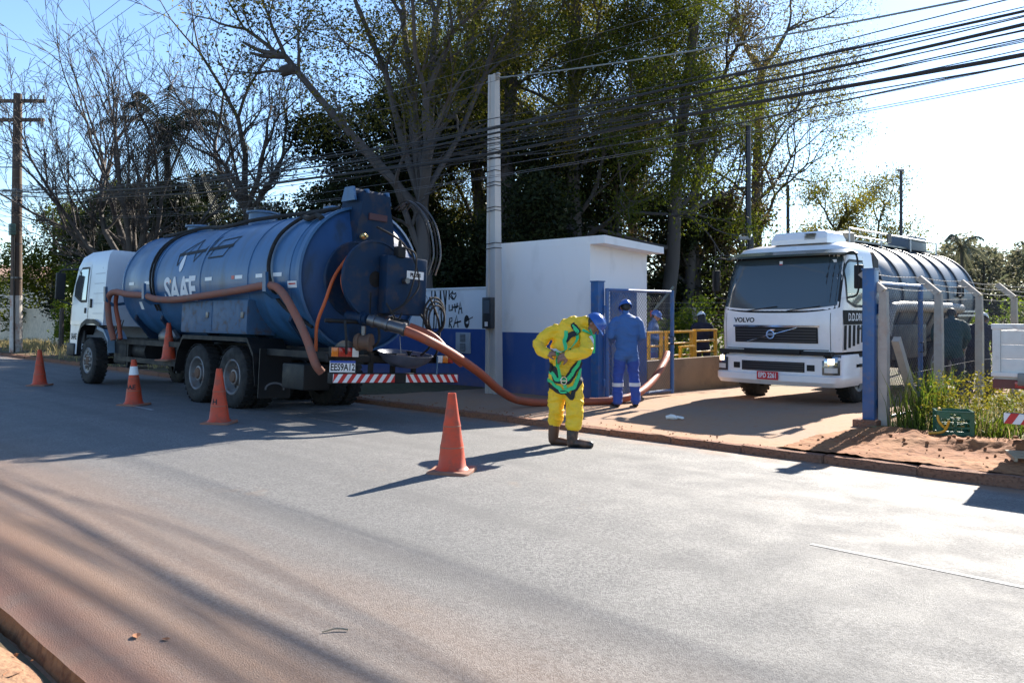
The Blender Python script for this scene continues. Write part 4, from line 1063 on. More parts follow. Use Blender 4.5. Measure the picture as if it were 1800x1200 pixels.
for k in range(5): MB().box((-.61, .42, 3.06 + .025 * k), (.08, .2, .008)).build('cooler_vent', black_ink, ac, smooth=0)
# bumper
bs = CabSurf([(.36, .06, -.9, 1.2, .2), (.44, .13, -.9, 1.23, .22), (.55, .13, -.9, 1.23, .22), (.57, .08, -.9, 1.22, .22), (.86, .08, -.9, 1.22, .22), (.93, .02, -.9, 1.2, .22)], .10)
bump = bs.shell('front_bumper', wtp, wt)
bs.patch(-.62, .62, .61, .79, .008, 12, 3).build('lower_grille', black_plastic, bump)
for k in range(4): bs.patch(-.6, .6, .63 + .042 * k, .645 + .042 * k, .014, 12, 2).build('grille_slat', mat('grille_grey', (.045, .045, .05), .4), bump)
bs.patch(-.80, -.66, .64, .75, .01, 3, 2).build('fog_recess', black_plastic, bump); bs.patch(.66, .80, .64, .75, .01, 3, 2).build('fog_recess', black_plastic, bump)
hl_glow = mat('lit_headlamp', (.9, .85, .7), .1, emit=(1, .83, .55), estr=.9)
for sg in (-1, 1):
    a0, a1 = (.93, 1.23) if sg > 0 else (-1.2, -.93)
    hl = bs.patch(a0, a1, .58, .93, .012, 8, 4).build('headlight', mat('lamp_housing', (.12, .12, .12), .15, metal=.6), bump)
    bs.patch(a0 + .04, a1 - .05, .74, .90, .018, 8, 4).build('reflector', chrome, hl); bs.patch((a0 + a1) / 2 - .055, (a0 + a1) / 2 + .05, .77, .87, .024, 5, 4).build('main_beam', hl_glow, hl); bs.patch(a0 + .04, a1 - .05, .62, .71, .02, 6, 3).build('indicator', white_lens, hl)
MB().box((.02, 0, .97), (.2, 1.1, .1), bev=.02).build('step_plate', black_plastic, bump)
MB().box((.0, 0, .955), (.12, 2.2, .07)).build('bumper_gap', black_ink, bump, smooth=0)
plate(wt, .155, -.05, .53, 'EPD 2261', mat('plate_red', (.55, .02, .03), .4), None, white_ink, 1, .42, .15)
# steps, wheels, chassis
for sg in (1, -1):
    MB().box((-.95, 1.1 * sg, .62), (.7, .2, .5), bev=.05).build('entry_step', wtp, wt)
    MB().box((-.95, 1.215 * sg, .72), (.4, .01, .06)).build('step_tread', black_plastic, wt, smooth=0)
for x, ys_ in ((-1.15, (.98,)), (-5.3, (1.0, .69)), (-6.6, (1.0, .69))):
    for y in ys_:
        for sg in (1, -1): wheel(wt, x, y * sg, .5, .28, sg, deep=.04 if x > -2 else .15, rimr=.29)
b = MB()
for y in (-.42, .42): b.box((-4.4, y, .95), (8.4, .08, .22))
for x in (-1.15, -5.3, -6.6): b.tube([(x, -.9, .5), (x, .9, .5)], .07, 10)
b.build('chassis', black_metal, wt, smooth=0)
WZ, WR = 2.02, 1.12
b = MB(); b.lathe([(0, -8.6), (.5, -8.56), (.85, -8.48), (1.04, -8.37), (WR, -8.25)] + [(WR, x) for x in lin(-8, -2.3, 7)] + [(1.04, -2.12), (.85, -2.02), (.5, -1.95), (0, -1.92)], Matrix.Translation((0, 0, WZ)) @ MX, 56); wtank = b.build('tank', tank_grey, wt, smooth=50)
for x in (-2.3, -3.35, -4.35, -5.3, -6.2, -7.1, -8.2):
    b = MB(); b.lathe([(WR - .01, x - .05), (WR + .035, x - .045), (WR + .035, x + .045), (WR - .01, x + .05)], Matrix.Translation((0, 0, WZ)) @ MX, 56, cap=False); b.build('band', mat('band_dark', (.04, .05, .065), .5), wtank, smooth=30)
b = MB(); b.box((-5.2, 0, 3.2), (5.4, .5, .04)); b.build('walkway', steel, wtank, smooth=0)
rl = MB()
for y in (-.33, .33):
    rl.tube([(-2.6, y, 3.42), (-7.9, y, 3.42)], .02, 6)
    for x in (-2.6, -4.3, -6.1, -7.9): rl.tube([(x, y, 3.12), (x, y, 3.42)], .018, 6)
rl.build('top_rail', galv, wtank)
b = MB(); b.box((-6.7, .05, 3.34), (1.2, .5, .34), bev=.03); b.build('top_box', tank_grey, wtank); b = MB(); b.lathe([(.3, 0), (.3, .22), (.2, .26), (0, .27)], Matrix.Translation((-2.9, 0, 3.12)), 20); b.build('hatch', mat('hatch_tan', (.35, .30, .24), .6), wtank)
b = MB(); b.tube([(-3.2, .9, 3.12), (-3.2, .9, 3.3)], .05, 8); b.build('vent', steel, wtank)
b = MB(); b.tube(spline([(-2.2, 1.2, 1.25), (-2.35, 1.22, 1.68), (-2.8, 1.22, 1.8), (-5.5, 1.22, 1.8), (-6.8, 1.2, 1.78)]), .11, 12); b.build('side_pipe', mat('pipe_grey', (.30, .29, .28), .6, var=.1), wt)
b = MB(); b.box((-3.6, .95, 1.1), (2.0, .45, .7), bev=.03); b.build('side_locker', mat('locker_dark', (.012, .013, .02), .6, var=.2), wt)
b = MB(); b.box((-7.9, 0, 1.15), (1.0, 2.3, .5), bev=.03); b.build('rear_frame', mat('frame_green', (.04, .10, .11), .5, var=.2), wt)
for z in (1.72, 1.62): MB().box((-7.6, 1.14, z), (1.6, .04, .05)).build('side_bar', galv, wt, smooth=0)
b = MB(); b.box((-7.2, 1.155, 2.2), (.03, .02, .03)); b.tube([(-6.75, 1.16, 2.3), (-7.15, 1.16, 2.3), (-7.15, 1.16, 2.08), (-6.75, 1.16, 2.08)], .03, 4, closed=True); b.build('placard_frame', black_plastic, wt)
b = MB(); b.prism([(-1.85, 1.35), (-2.1, 1.35), (-2.1, 2.7), (-1.85, 2.85)], -1.1, 1.1); b.build('cab_back', mat('gasket_dark', (.03, .03, .035), .7), wt, smooth=0)
# ------------------------------------------------------------------ small white truck at the right edge, rear to the road
pt = thing('flatbed_truck', 'small white wooden-sided truck with striped bumper at the right edge of the picture', 'truck', (-2.63, 10.25, -.08), (0, 0, 0))
old_white = mat('old_white_boards', (.62, .60, .57), .7, var=.1, col2=(.35, .17, .12), c2amt=.6, c2scale=4, c2lo=.56, c2hi=.7)
dark_red = mat('dark_red_frame', (.12, .03, .025), .6, var=.2)
for k in range(3): MB().box((1.05, .03, 1.0 + .155 * k), (1.94, .035, .15), bev=.006).build('tailgate_board', old_white, pt)
for x in (.04, 2.06): MB().box((x, .025, 1.17), (.08, .06, .56), bev=.008).build('tailgate_frame', old_white, pt)
MB().box((1.05, .02, 1.43), (2.12, .07, .06), bev=.008).build('tailgate_frame', old_white, pt); MB().box((1.05, .02, .905), (2.12, .07, .05), bev=.008).build('tailgate_frame', old_white, pt)
for x in (0.02, 2.08):
    for k in range(3): MB().box((x, 2.3, 1.0 + .155 * k), (.035, 4.4, .15), bev=.006).build('side_board', old_white, pt)
MB().box((1.05, 2.3, .86), (2.1, 4.5, .05)).build('bed_floor', old_white, pt, smooth=0)
MB().box((1.05, .06, .8), (2.1, .08, .1)).build('rear_sill', dark_red, pt, smooth=0)
for x in (.28, 1.8): MB().box((x, .01, .8), (.12, .03, .07), bev=.008).build('tail_light', red_lens, pt)
MB().box((.30, -.02, .86), (.09, .05, .14), bev=.01).build('hinge', steel, pt); MB().box((1.8, -.02, .86), (.09, .05, .14), bev=.01).build('hinge', steel, pt)
for x in (.6, 1.5): MB().box((x, .5, .62), (.09, .8, .32)).build('frame_arm', black_metal, pt, smooth=0)
for x in (.42, 1.68): MB().box((x, .15, .58), (.07, .07, .36)).build('bumper_hanger', black_metal, pt, smooth=0)
bb = MB().box((1.05, .1, .42), (1.9, .08, .12), bev=.008).build('rear_bumper', black_metal, pt)
sb = MB(); n = 12
sb.add([(.1, .056, .362), (2.0, .056, .362), (2.0, .056, .478), (.1, .056, .478)], [(0, 1, 2, 3)], 0)
for i in range(n):
    a = .1 + 1.9 * i / n; q = [(a, .362), (a + .08, .362), (a + .15, .478), (a + .07, .478)]; sb.add([(min(u, 2.0), .054, v) for u, v in q], [(0, 1, 2, 3)], 1)
sb.build('reflective_strip', [tape_white, tape_red], bb, smooth=0, fix=False)
MB().box((1.05, 2.9, .62), (.8, 5.4, .2)).build('chassis', black_metal, pt, smooth=0)
piv = bpy.data.objects.new('axle', None); C.objects.link(piv); piv.parent = pt; piv.rotation_euler = (0, 0, math.pi / 2); piv.location = (1.05, 1.3, 0)
for y, o in ((.85, 1), (-.85, -1)): w_ = wheel(piv, 0, y, .38, .22, o, .05, .22)
MB().box((1.05, 5.5, 1.35), (1.95, 1.5, 1.6), bev=.15).build('cab', old_white, pt)
MB().box((1.05, 4.744, 1.75), (1.3, .02, .4), bev=.005).build('rear_window', glass_dark, pt)
piv2 = bpy.data.objects.new('axle', None); C.objects.link(piv2); piv2.parent = pt; piv2.rotation_euler = (0, 0, math.pi / 2); piv2.location = (1.05, 5.3, 0)
for y, o in ((.85, 1), (-.85, -1)): wheel(piv2, 0, y, .38, .22, o, .05, .22)

# ------------------------------------------------------------------ traffic cones
cone_m = mat('cone_orange', (.56, .055, .014), .55, var=.12, vscale=5, col2=(.19, .06, .035), c2amt=.85, c2scale=6, c2lo=.48, c2hi=.68)
cone_base_m = mat('cone_base', (.30, .13, .08), .8, var=.2, col2=(.16, .11, .09), c2amt=.8, c2scale=6)
def cone(label, loc, rz=0., band=None, h=.75, tilt=0., letters=None, scale=1.):
    p = thing('traffic_cone', label, 'traffic cone', loc, (tilt, 0, rz), 'orange traffic cones')
    p.scale = (scale,) * 3
    b = MB(); rg = []
    for z, hw, rc in ((.0, .205, .04), (.022, .205, .04), (.03, .195, .05)):
        rg.append([(max(-hw, min(hw, 1.3 * hw * math.cos(a))), max(-hw, min(hw, 1.3 * hw * math.sin(a))), z + (.006 * math.sin(3 * a) if z > 0 else 0)) for a in lin(0, 2 * math.pi, 33)[:-1]])
    b.loft(rg); b.build('base', cone_base_m, p, smooth=30)
    b = MB(); prof = [(.165, .028), (.150, .045), (.135, .06)]
    for z in (.2, .24, .3, .42, .44, .5, .6, h - .02): prof.append((.135 - (.135 - .038) * (z - .06) / (h - .06) + (.004 if z in (.24, .44) else 0), z))
    prof += [(.038, h), (.028, h), (.028, h - .05)]
    b.lathe(prof, None, 28, cap=False); bd = b.build('body', cone_m, p, smooth=40)
    rr = lambda z: .135 - (.135 - .038) * (z - .06) / (h - .06)
    for z in (.24, .44):
        b = MB(); b.lathe([(rr(z) + .003, z - .006), (rr(z) + .006, z), (rr(z) + .003, z + .006)], None, 28, cap=False); b.build('ridge', cone_base_m, bd)
    if band:
        b = MB(); b.lathe([(rr(band[0]) + .003, band[0]), (rr(band[1]) + .003, band[1])], None, 28, cap=False); b.build('reflective_band', tape_white, bd)
    b = MB(); b.lathe([(0, h - .045), (.027, h - .045)], None, 16, cap=False); b.build('top_hole', black_ink, bd)
    if letters:
        ang0 = letters[1]
        text_part(letters[0], .10, lambda u, v, k: ((rr(.3 + v) + .004 + k) * math.cos(ang0 + u / .1), (rr(.3 + v) + .004 + k) * math.sin(ang0 + u / .1), .3 + v), black_ink, bd, bold=.003)
    return p
def zr(y): return road_z(y)
cone('orange cone standing alone nearest the camera, left of the yellow worker', (-5.92, 5.19, zr(5.19)), .55)
cone('orange cone in front of the blue truck rear wheel', (-10.83, 5.25, zr(5.25)), .7, letters=('H', -1.75))
cone('orange cone with a white band below the blue truck toolbox', (-13.97, 5.3, zr(5.3)), .5, (.5, .64), letters=('SAAE', -1.75))
cone('leftmost orange cone near the foot of the wooden pole', (-19.15, 5.35, zr(5.35)), .8)
ct = BTM @ Vector((5.9, .98, 1.0)); cone('orange cone carried upright on the blue truck side between cab and wheels', (ct.x, ct.y, ct.z - .33), .3, scale=.95)
cone('small orange cone behind the fence beside the white truck bed', (-5.2, 20.6, -.22), .2, (.3, .45))
cone('orange and white cone far back in the yard behind the fence', (-4.95, 21.6, -.22), .2, (.3, .5))

# ------------------------------------------------------------------ crate, glove, pallet, litter
crate_m = mat('crate_green', (.02, .12, .075), .5, var=.12)
cr = thing('plastic_crate', 'green plastic crate with yellow hose on the dirt by the weeds', 'crate', (-3.42, 11.58, -.06), (0, 0, .45))
W, D, H = .42, .32, .30
for nm, c, s in (('side_panel', (0, -D / 2, H / 2), (W, .012, H)), ('side_panel', (0, D / 2, H / 2), (W, .012, H)), ('end_panel', (-W / 2, 0, H / 2), (.012, D, H)), ('end_panel', (W / 2, 0, H / 2), (.012, D, H)), ('bottom', (0, 0, .012), (W, D, .02))):
    b = MB(); hor = 0 if s[0] > s[1] else 1
    if nm == 'bottom': b.box(c, s)
    else:
        L = s[hor]
        def bar(z0, z1, u0=-L / 2, u1=L / 2):
            cc = list(c); cc[2] = (z0 + z1) / 2; cc[hor] = (u0 + u1) / 2; ss = list(s); ss[2] = z1 - z0; ss[hor] = u1 - u0; b.box(cc, ss)
        bar(.0, .05); bar(.09, .11); bar(.15, .17); bar(.21, .23)
        bar(.05, .09, -L / 2, -L / 2 + .05); bar(.05, .09, L / 2 - .05, L / 2); bar(.11, .15, -L / 2, -L / 2 + .05); bar(.11, .15, L / 2 - .05, L / 2); bar(.17, .21, -L / 2, -L / 2 + .05); bar(.17, .21, L / 2 - .05, L / 2)
        bar(.23, H, -L / 2, -.06); bar(.23, H, .06, L / 2); bar(.275, H, -.06, .06); bar(.05, .23, -.015, .015)
    b.build(nm, crate_m, cr, smooth=0)
b = MB()
for z in (H, ): 
    for a, q in (((-W / 2, -D / 2), (W / 2, -D / 2)), ((W / 2, -D / 2), (W / 2, D / 2)), ((W / 2, D / 2), (-W / 2, D / 2)), ((-W / 2, D / 2), (-W / 2, -D / 2))): b.tube([(a[0], a[1], z), (q[0], q[1], z)], .012, 6)
b.build('rim', crate_m, cr)
yh = MB(); yh.tube([Vector(p) + Vector((-3.42, 11.58, -.06)) for p in spline([(-.12, .0, .2), (-.13, -.12, .33), (-.1, -.26, .2), (-.02, -.24, .1), (.04, -.3, .2), (-.03, -.28, .06), (-.2, -.3, .02)])], .016, 7)
tag(yh.build('garden_hose', mat('yellow_hose', (.62, .36, .03), .5)), 'yellow hose spilling over the near side of the green crate', 'hose')
gv = MB()
for a in (-.5, -.2, .08, .35): gv.tube(spline([(0, 0, .02), (.06 * math.cos(a), .06 * math.sin(a), .03), (.14 * math.cos(a), .14 * math.sin(a), .018)], 4), [.02] * 4 + [.014] * 4 + [.009], 6)
gv.tube([(0, -.01, .02), (.03, -.09, .02)], [.018, .01], 6); gv.tube(spline([(-.13, 0, .02), (-.06, .01, .03), (.02, 0, .022)], 4), [.028, .03, .03, .034, .04, .04, .04, .036, .03], 8)
gl_ = gv.build('glove', mat('glove_white', (.72, .72, .70), .9, var=.1)); gl_.location = (-7.0, 10.6, -.1); gl_.rotation_euler = (0, 0, .6); tag(gl_, 'white work glove lying on the concrete driveway', 'glove')
plt = thing('wooden_pallet', 'broken slatted wooden pallet on the dirt at the right edge', 'pallet', (-2.2, 9.98, -.03), (.1, .03, .5)); plt.scale = (.45, .45, .45)
wood = mat('weathered_wood', (.36, .28, .19), .85, var=.2, col2=(.2, .15, .1), c2amt=.6, c2scale=4, stretch=(.4, 4, 4))
for k in range(5): MB().box((0, -.3 + .15 * k, .09), (.9, .08, .018)).build('slat', wood, plt, smooth=0)
for x in (-.4, 0, .4): MB().box((x, 0, .04), (.06, .72, .08)).build('bearer', wood, plt, smooth=0)
leaf_dry = mat('dry_leaf', (.30, .12, .05), .8, var=.2)
def litter(label, x, y, z, s, rz):
    b = MB(); pts = [(0, -.5), (.28, -.3), (.33, .05), (.2, .38), (0, .5), (-.2, .36), (-.32, .02), (-.26, -.3)]
    b.add([(0, 0, .05 * s)] + [(u * s, v * s, (.12 + .25 * abs(u)) * s) for u, v in pts], [(0, 1 + i, 1 + (i + 1) % 8) for i in range(8)])
    o = b.build('fallen_leaf', leaf_dry, smooth=0, fix=False); o.location = (x, y, z); o.rotation_euler = (0, 0, rz); tag(o, label, 'leaf', 'fallen leaves near the camera')
litter('curled brown leaf lying on the sandy verge in the bottom left corner', -3.94, 1.0, -.03, .09, .4)
litter('pale dry leaf on the dusty asphalt at the bottom left', -3.92, 1.5, .001, .06, 1.2)
litter('small reddish leaf on the dusty asphalt at the bottom left', -3.79, 1.58, .001, .04, 2.2)
b = MB(); b.tube(spline([(0, 0, .006), (.06, .02, .012), (.12, .01, .008)], 4), .004, 5); o = b.build('twig', wood); o.location = (-3.35, 2.13, 0); o.rotation_euler = (0, 0, .9); tag(o, 'thin curved twig on the asphalt at the bottom', 'twig')
# ------------------------------------------------------------------ people
CAMZ = math.atan2(.702, .712)
class Body:
    """Collects tapered limbs and lofted trunks, fuses them into one skin, colours it by the nearest piece."""
    def __init__(self): self.mb = MB(); self.pr = []
    def limb(self, pts, rs, m, flat=None):
        pts = [Vector(p) for p in pts]; k = len(pts)
        P, Rr = [], []
        for i in range(k - 1):                       # resample so joints stay rounded
            for t in (0, .33, .66): P.append(pts[i].lerp(pts[i + 1], t)); Rr.append(rs[i] + (rs[i + 1] - rs[i]) * t)
        P.append(pts[-1]); Rr.append(rs[-1])
        d0 = (P[0] - P[1]).normalized(); d1 = (P[-1] - P[-2]).normalized()
        Q = [P[0] + d0 * Rr[0] * .85, P[0] + d0 * Rr[0] * .5] + P + [P[-1] + d1 * Rr[-1] * .5, P[-1] + d1 * Rr[-1] * .85]
        W = [Rr[0] * .5, Rr[0] * .87] + Rr + [Rr[-1] * .87, Rr[-1] * .5]
        self.mb.tube(Q, W, 14)
        for a, b, ra, rb in zip(pts, pts[1:], rs, rs[1:]): self.pr.append((a, b, (ra + rb) / 2, m))
    def trunk(self, rows, m):
        """rows: (centre, width axis, half width, half depth)."""
        rg = []; k = len(rows); cs_ = [Vector(r[0]) for r in rows]
        for i, (c, w, hw, hd) in enumerate(rows):
            ax = (cs_[min(i + 1, k - 1)] - cs_[max(i - 1, 0)]).normalized(); w = Vector(w); w = (w - ax * w.dot(ax)).normalized(); d = ax.cross(w)
            rg.append([cs_[i] + w * (hw * math.copysign(abs(math.cos(a)) ** .85, math.cos(a))) + d * (hd * math.sin(a)) for a in [2 * math.pi * j / 20 for j in range(20)]])
        def shrink(q, c, f, off): return [c + (p - c) * f + off for p in q]
        a0 = (cs_[0] - cs_[1]).normalized(); a1 = (cs_[-1] - cs_[-2]).normalized()
        rg = [shrink(rg[0], cs_[0], .6, a0 * rows[0][3] * .35)] + rg + [shrink(rg[-1], cs_[-1], .6, a1 * rows[-1][3] * .35)]
        self.mb.loft(rg)
        for a, b in zip(rows, rows[1:]):
            for s in (-.5, 0, .5):
                w0, w1 = Vector(a[1]) * a[2] * s, Vector(b[1]) * b[2] * s
                self.pr.append((Vector(a[0]) + w0, Vector(b[0]) + w1, (a[3] + b[3]) / 2, m))
    def ball(self, c, r, m, M=None):
        b = MB(); n = 14; prof = [(math.sin(math.pi * i / 10) , -math.cos(math.pi * i / 10)) for i in range(11)]; prof[0] = (1e-5, -1); prof[-1] = (1e-5, 1)
        T = Matrix.Translation(c) @ (M or Matrix()) @ Matrix.Diagonal((*r, 1)); b.lathe(prof, T, n); self.mb.add(b.v, b.f); self.pr.append((Vector(c), Vector(c) + Vector((0, 0, .001)), sum(r) / 3, m))
    def hand(self, wrist, d, palm, m, curl=.8, side=1., s=1.):
        """d = pointing direction, palm = palm normal; four unequal bent fingers and a thumb off the palm's side."""
        w = Vector(wrist); d = Vector(d).normalized(); n = Vector(palm); n = (n - d * n.dot(d)).normalized(); x = d.cross(n) * side
        pc = w + d * .05 * s
        self.limb([w, pc - x * .02 * s, w + d * .09 * s - x * .018 * s], [.026 * s, .028 * s, .022 * s], m); self.limb([w, pc + x * .02 * s, w + d * .085 * s + x * .02 * s], [.024 * s, .026 * s, .02 * s], m)
        for k, ln in enumerate((.070, .080, .074, .058)):
            b = w + d * .088 * s + x * ((k - 1.5) * .019 * s); p = [b]; dd = d.copy()
            for q in range(3):
                dd = (dd + n * curl * (.45 + .25 * q)).normalized(); p.append(p[-1] + dd * ln * s * (.42, .33, .25)[q])
            self.limb(p, [.0105 * s, .0098 * s, .009 * s, .008 * s], m)
        b = w + d * .03 * s - x * .03 * s
        self.limb([b, b + (d * .6 - x * .8 + n * .3).normalized() * .035 * s, b + (d * .9 - x * .55 + n * .6).normalized() * .07 * s], [.014 * s, .012 * s, .01 * s], m)
    def build(self, name, mats, parent, vox=.009, wrinkle=None, smooth_it=4):
        me = bpy.data.meshes.new('raw'); me.from_pydata(self.mb.v, [], self.mb.f)
        bm = bmesh.new(); bm.from_mesh(me); bmesh.ops.recalc_face_normals(bm, faces=bm.faces); bm.to_mesh(me); bm.free()
        ob = bpy.data.objects.new('raw', me); C.objects.link(ob)
        r = ob.modifiers.new('r', 'REMESH'); r.mode = 'VOXEL'; r.voxel_size = vox
        s = ob.modifiers.new('s', 'SMOOTH'); s.factor = .5; s.iterations = smooth_it
        dg = bpy.context.evaluated_depsgraph_get(); dg.update()
        out = bpy.data.meshes.new_from_object(ob.evaluated_get(dg)); bpy.data.objects.remove(ob); bpy.data.meshes.remove(me)
        n = len(out.vertices); co = np.empty(n * 3, np.float32); out.vertices.foreach_get('co', co); co = co.reshape(-1, 3)
        def nearest(X):
            best = np.full(len(X), 1e9); idx = np.zeros(len(X), int)
            for a, b, rad, m in self.pr:
                a_, b_ = np.array(a), np.array(b); ab = b_ - a_; t = np.clip(((X - a_) @ ab) / max(1e-9, ab @ ab), 0, 1)
                d = np.linalg.norm(X - (a_ + t[:, None] * ab), axis=1) - rad
                k = d < best; best[k] = d[k]; idx[k] = m
            return idx
        if wrinkle:
            vi = nearest(co); no = np.empty(n * 3, np.float32); out.vertices.foreach_get('normal', no); no = no.reshape(-1, 3)
            for i in range(n):
                w = wrinkle.get(int(vi[i]))
                if w:
                    p = Vector(co[i].tolist())
                    f = .7 * noise.noise(Vector((p.x * 7, p.y * 7, p.z * 12))) + .35 * noise.noise(Vector((p.x * 11 + p.z * 9, p.y * 11, p.z * 26 + 9)))
                    rg = (1 - min(1, abs(noise.noise(Vector((p.x * 5 + p.z * 4, p.y * 5, p.z * 10 + 4)))) * 3.2)) * 1.2 - .4
                    co[i] += no[i] * (w * f + w * .9 * rg)
            out.vertices.foreach_set('co', co.ravel())
        np_ = len(out.polygons); pc = np.empty(np_ * 3, np.float32); out.polygons.foreach_get('center', pc)
        for m in mats: out.materials.append(m)
        out.materials  # slots
        out.polygons.foreach_set('material_index', nearest(pc.reshape(-1, 3)).astype(np.int32)); out.polygons.foreach_set('use_smooth', [True] * np_); out.update()
        o = bpy.data.objects.new(name, out); C.objects.link(o); o.parent = parent
        self.bvh = BVHTree.FromPolygons([tuple(v) for v in co.tolist()], [tuple(p.vertices) for p in out.polygons])
        return o
    def strap(self, pts, w, m, parent, name='strap', off=.007, k=10):
        """Webbing laid on the body surface along pts."""
        mb = MB(); P = spline(pts, k) if len(pts) > 2 else [Vector(pts[0]).lerp(Vector(pts[1]), i / k) for i in range(k + 1)]; C_, N_ = [], []
        for p in P:
            c, nr, _, _ = self.bvh.find_nearest(p); C_.append(c + nr * off); N_.append(nr)
        for _ in range(2):
            C_ = [C_[0]] + [(C_[i - 1] + C_[i] * 2 + C_[i + 1]) / 4 for i in range(1, len(C_) - 1)] + [C_[-1]]
            N_ = [N_[0]] + [((N_[i - 1] + N_[i] * 2 + N_[i + 1]) / 4).normalized() for i in range(1, len(N_) - 1)] + [N_[-1]]
        vs = []
        for i in range(len(C_)):
            d = (C_[min(i + 1, len(C_) - 1)] - C_[max(i - 1, 0)]).normalized(); s = d.cross(N_[i]).normalized() * w / 2; t = N_[i] * .0025
            vs += [C_[i] + s - t, C_[i] + s + t, C_[i] - s + t, C_[i] - s - t]
        fs = [(4 * i + j, 4 * i + (j + 1) % 4, 4 * i + 4 + (j + 1) % 4, 4 * i + 4 + j) for i in range(len(C_) - 1) for j in range(4)]
        mb.add(vs, fs); return mb.build(name, m, parent, smooth=40)

skin = mat('skin', (.36, .19, .12), .5, var=.08); skin_dk = mat('skin_tan', (.25, .125, .08), .5, var=.08)
hair_m = mat('black_hair', (.012, .010, .009), .5, var=.2)
yel = mat('yellow_workwear', (.86, .54, .015), .55, var=.07, vscale=5, col2=(.42, .25, .06), c2amt=.5, c2scale=5, c2lo=.54, c2hi=.7)
boot_m = mat('rubber_boot', (.02, .019, .018), .4, var=.2, col2=(.20, .10, .06), c2amt=.7, c2scale=6)
boot_br = mat('muddy_boot', (.11, .05, .025), .6, var=.25, col2=(.04, .03, .02), c2amt=.5, c2scale=6)
green_web = mat('green_webbing', (.03, .52, .19), .6, var=.06); black_web = mat('black_webbing', (.012, .013, .016), .7)
refl = mat('reflective_grey', (.62, .62, .64), .35, var=.05)
shirt_blue = mat('blue_shirt', (.045, .125, .33), .8, var=.07, vscale=5); trouser_blue = mat('blue_trousers', (.03, .07, .31), .8, var=.07, vscale=5)
shoe_m = mat('black_shoe', (.015, .015, .015), .5, var=.2)
helm_blue = mat('helmet_blue', (.02, .09, .36), .25, coat=.4, var=.05); helm_white = mat('helmet_white', (.78, .78, .76), .3, coat=.3)
navy = mat('navy_cloth', (.014, .016, .035), .8, var=.15); teal = mat('teal_cloth', (.012, .048, .055), .8, var=.12)

def helmet(parent, c, up, fwd, r, m, s=1.):
    up = Vector(up).normalized(); fwd = Vector(fwd); fwd = (fwd - up * fwd.dot(up)).normalized(); rt = up.cross(fwd)
    M = Matrix(((rt.x, fwd.x, up.x, c[0]), (rt.y, fwd.y, up.y, c[1]), (rt.z, fwd.z, up.z, c[2]), (0, 0, 0, 1)))
    b = MB(); rg = []
    for t in lin(0, 1, 9):
        a = t * math.pi / 2; rg.append([M @ Vector((r * .93 * math.cos(a) * math.cos(q) + 0, r * 1.13 * math.cos(a) * math.sin(q), r * 1.0 * math.sin(a) * (1 + .05 * (abs(math.cos(q)) < .25)))) for q in lin(0, 2 * math.pi, 29)[:-1]])
    b.loft(rg, cap=False); h = b.build('helmet', m, parent, smooth=60)
    b = MB(); rin, rout = [], []
    for q in lin(0, 2 * math.pi, 29)[:-1]:
        ex = .003 + .048 * max(0, math.sin(q)) ** 4
        rin.append(M @ Vector((r * .93 * math.cos(q), r * 1.13 * math.sin(q), .006))); rout.append(M @ Vector(((r * .93 + ex) * math.cos(q), (r * 1.13 + ex) * math.sin(q), -.004 - .01 * max(0, math.sin(q)))))
    lo = [p - up * .004 for p in rout]; b.loft([rin, rout, lo], cap=False); b.build('brim', m, h, smooth=60)
    b = MB(); b.tube([M @ Vector((0, y, z)) for y, z in [(r * 1.13 * math.cos(a), r * 1.02 * math.sin(a)) for a in lin(.35, 2.6, 9)]], .009, 6); b.build('ridge', m, h)
    return M
def head(B, c, up, fwd, mskin, mhair, s=1., hair=True):
    """Skull, jaw, nose, ears, brow and hair fused into the body."""
    c = Vector(c); up = Vector(up).normalized(); fwd = Vector(fwd); fwd = (fwd - up * fwd.dot(up)).normalized(); rt = fwd.cross(up)
    M = Matrix(((rt.x, fwd.x, up.x, 0), (rt.y, fwd.y, up.y, 0), (rt.z, fwd.z, up.z, 0), (0, 0, 0, 1)))
    B.ball(c + up * .02 * s, (.076 * s, .094 * s, .09 * s), mskin, M); B.ball(c + fwd * .035 * s - up * .055 * s, (.056 * s, .058 * s, .062 * s), mskin, M)
    B.limb([c + fwd * .092 * s + up * .01 * s, c + fwd * .118 * s - up * .025 * s], [.010 * s, .014 * s], mskin)
    B.limb([c + fwd * .085 * s - up * .06 * s - rt * .018 * s, c + fwd * .085 * s - up * .06 * s + rt * .018 * s], [.012 * s, .012 * s], mskin)
    for g in (-1, 1):
        B.ball(c + rt * .078 * s * g - fwd * .005 * s - up * .005, (.012 * s, .02 * s, .032 * s), mskin, M)
        B.limb([c + fwd * .082 * s + up * .028 * s + rt * .018 * s * g, c + fwd * .076 * s + up * .028 * s + rt * .045 * s * g], [.011 * s, .009 * s], mskin)
    if hair: B.ball(c - fwd * .022 * s + up * .018 * s, (.080 * s, .088 * s, .085 * s), mhair, M); B.ball(c - fwd * .05 * s - up * .03 * s, (.062 * s, .045 * s, .05 * s), mhair, M)
    return rt
def eyes(parent, c, up, fwd, s=1.):
    up = Vector(up).normalized(); fwd = Vector(fwd); fwd = (fwd - up * fwd.dot(up)).normalized(); rt = fwd.cross(up); c = Vector(c)
    for g in (-1, 1):
        b = MB(); b.lathe([(1e-4, -.011), (.008, -.008), (.011, 0), (.008, .008), (1e-4, .011)], Matrix.Translation(c + fwd * .079 * s + up * .008 * s + rt * .03 * s * g), 8); b.build('eye', mat('eye', (.05, .04, .035), .2), parent)

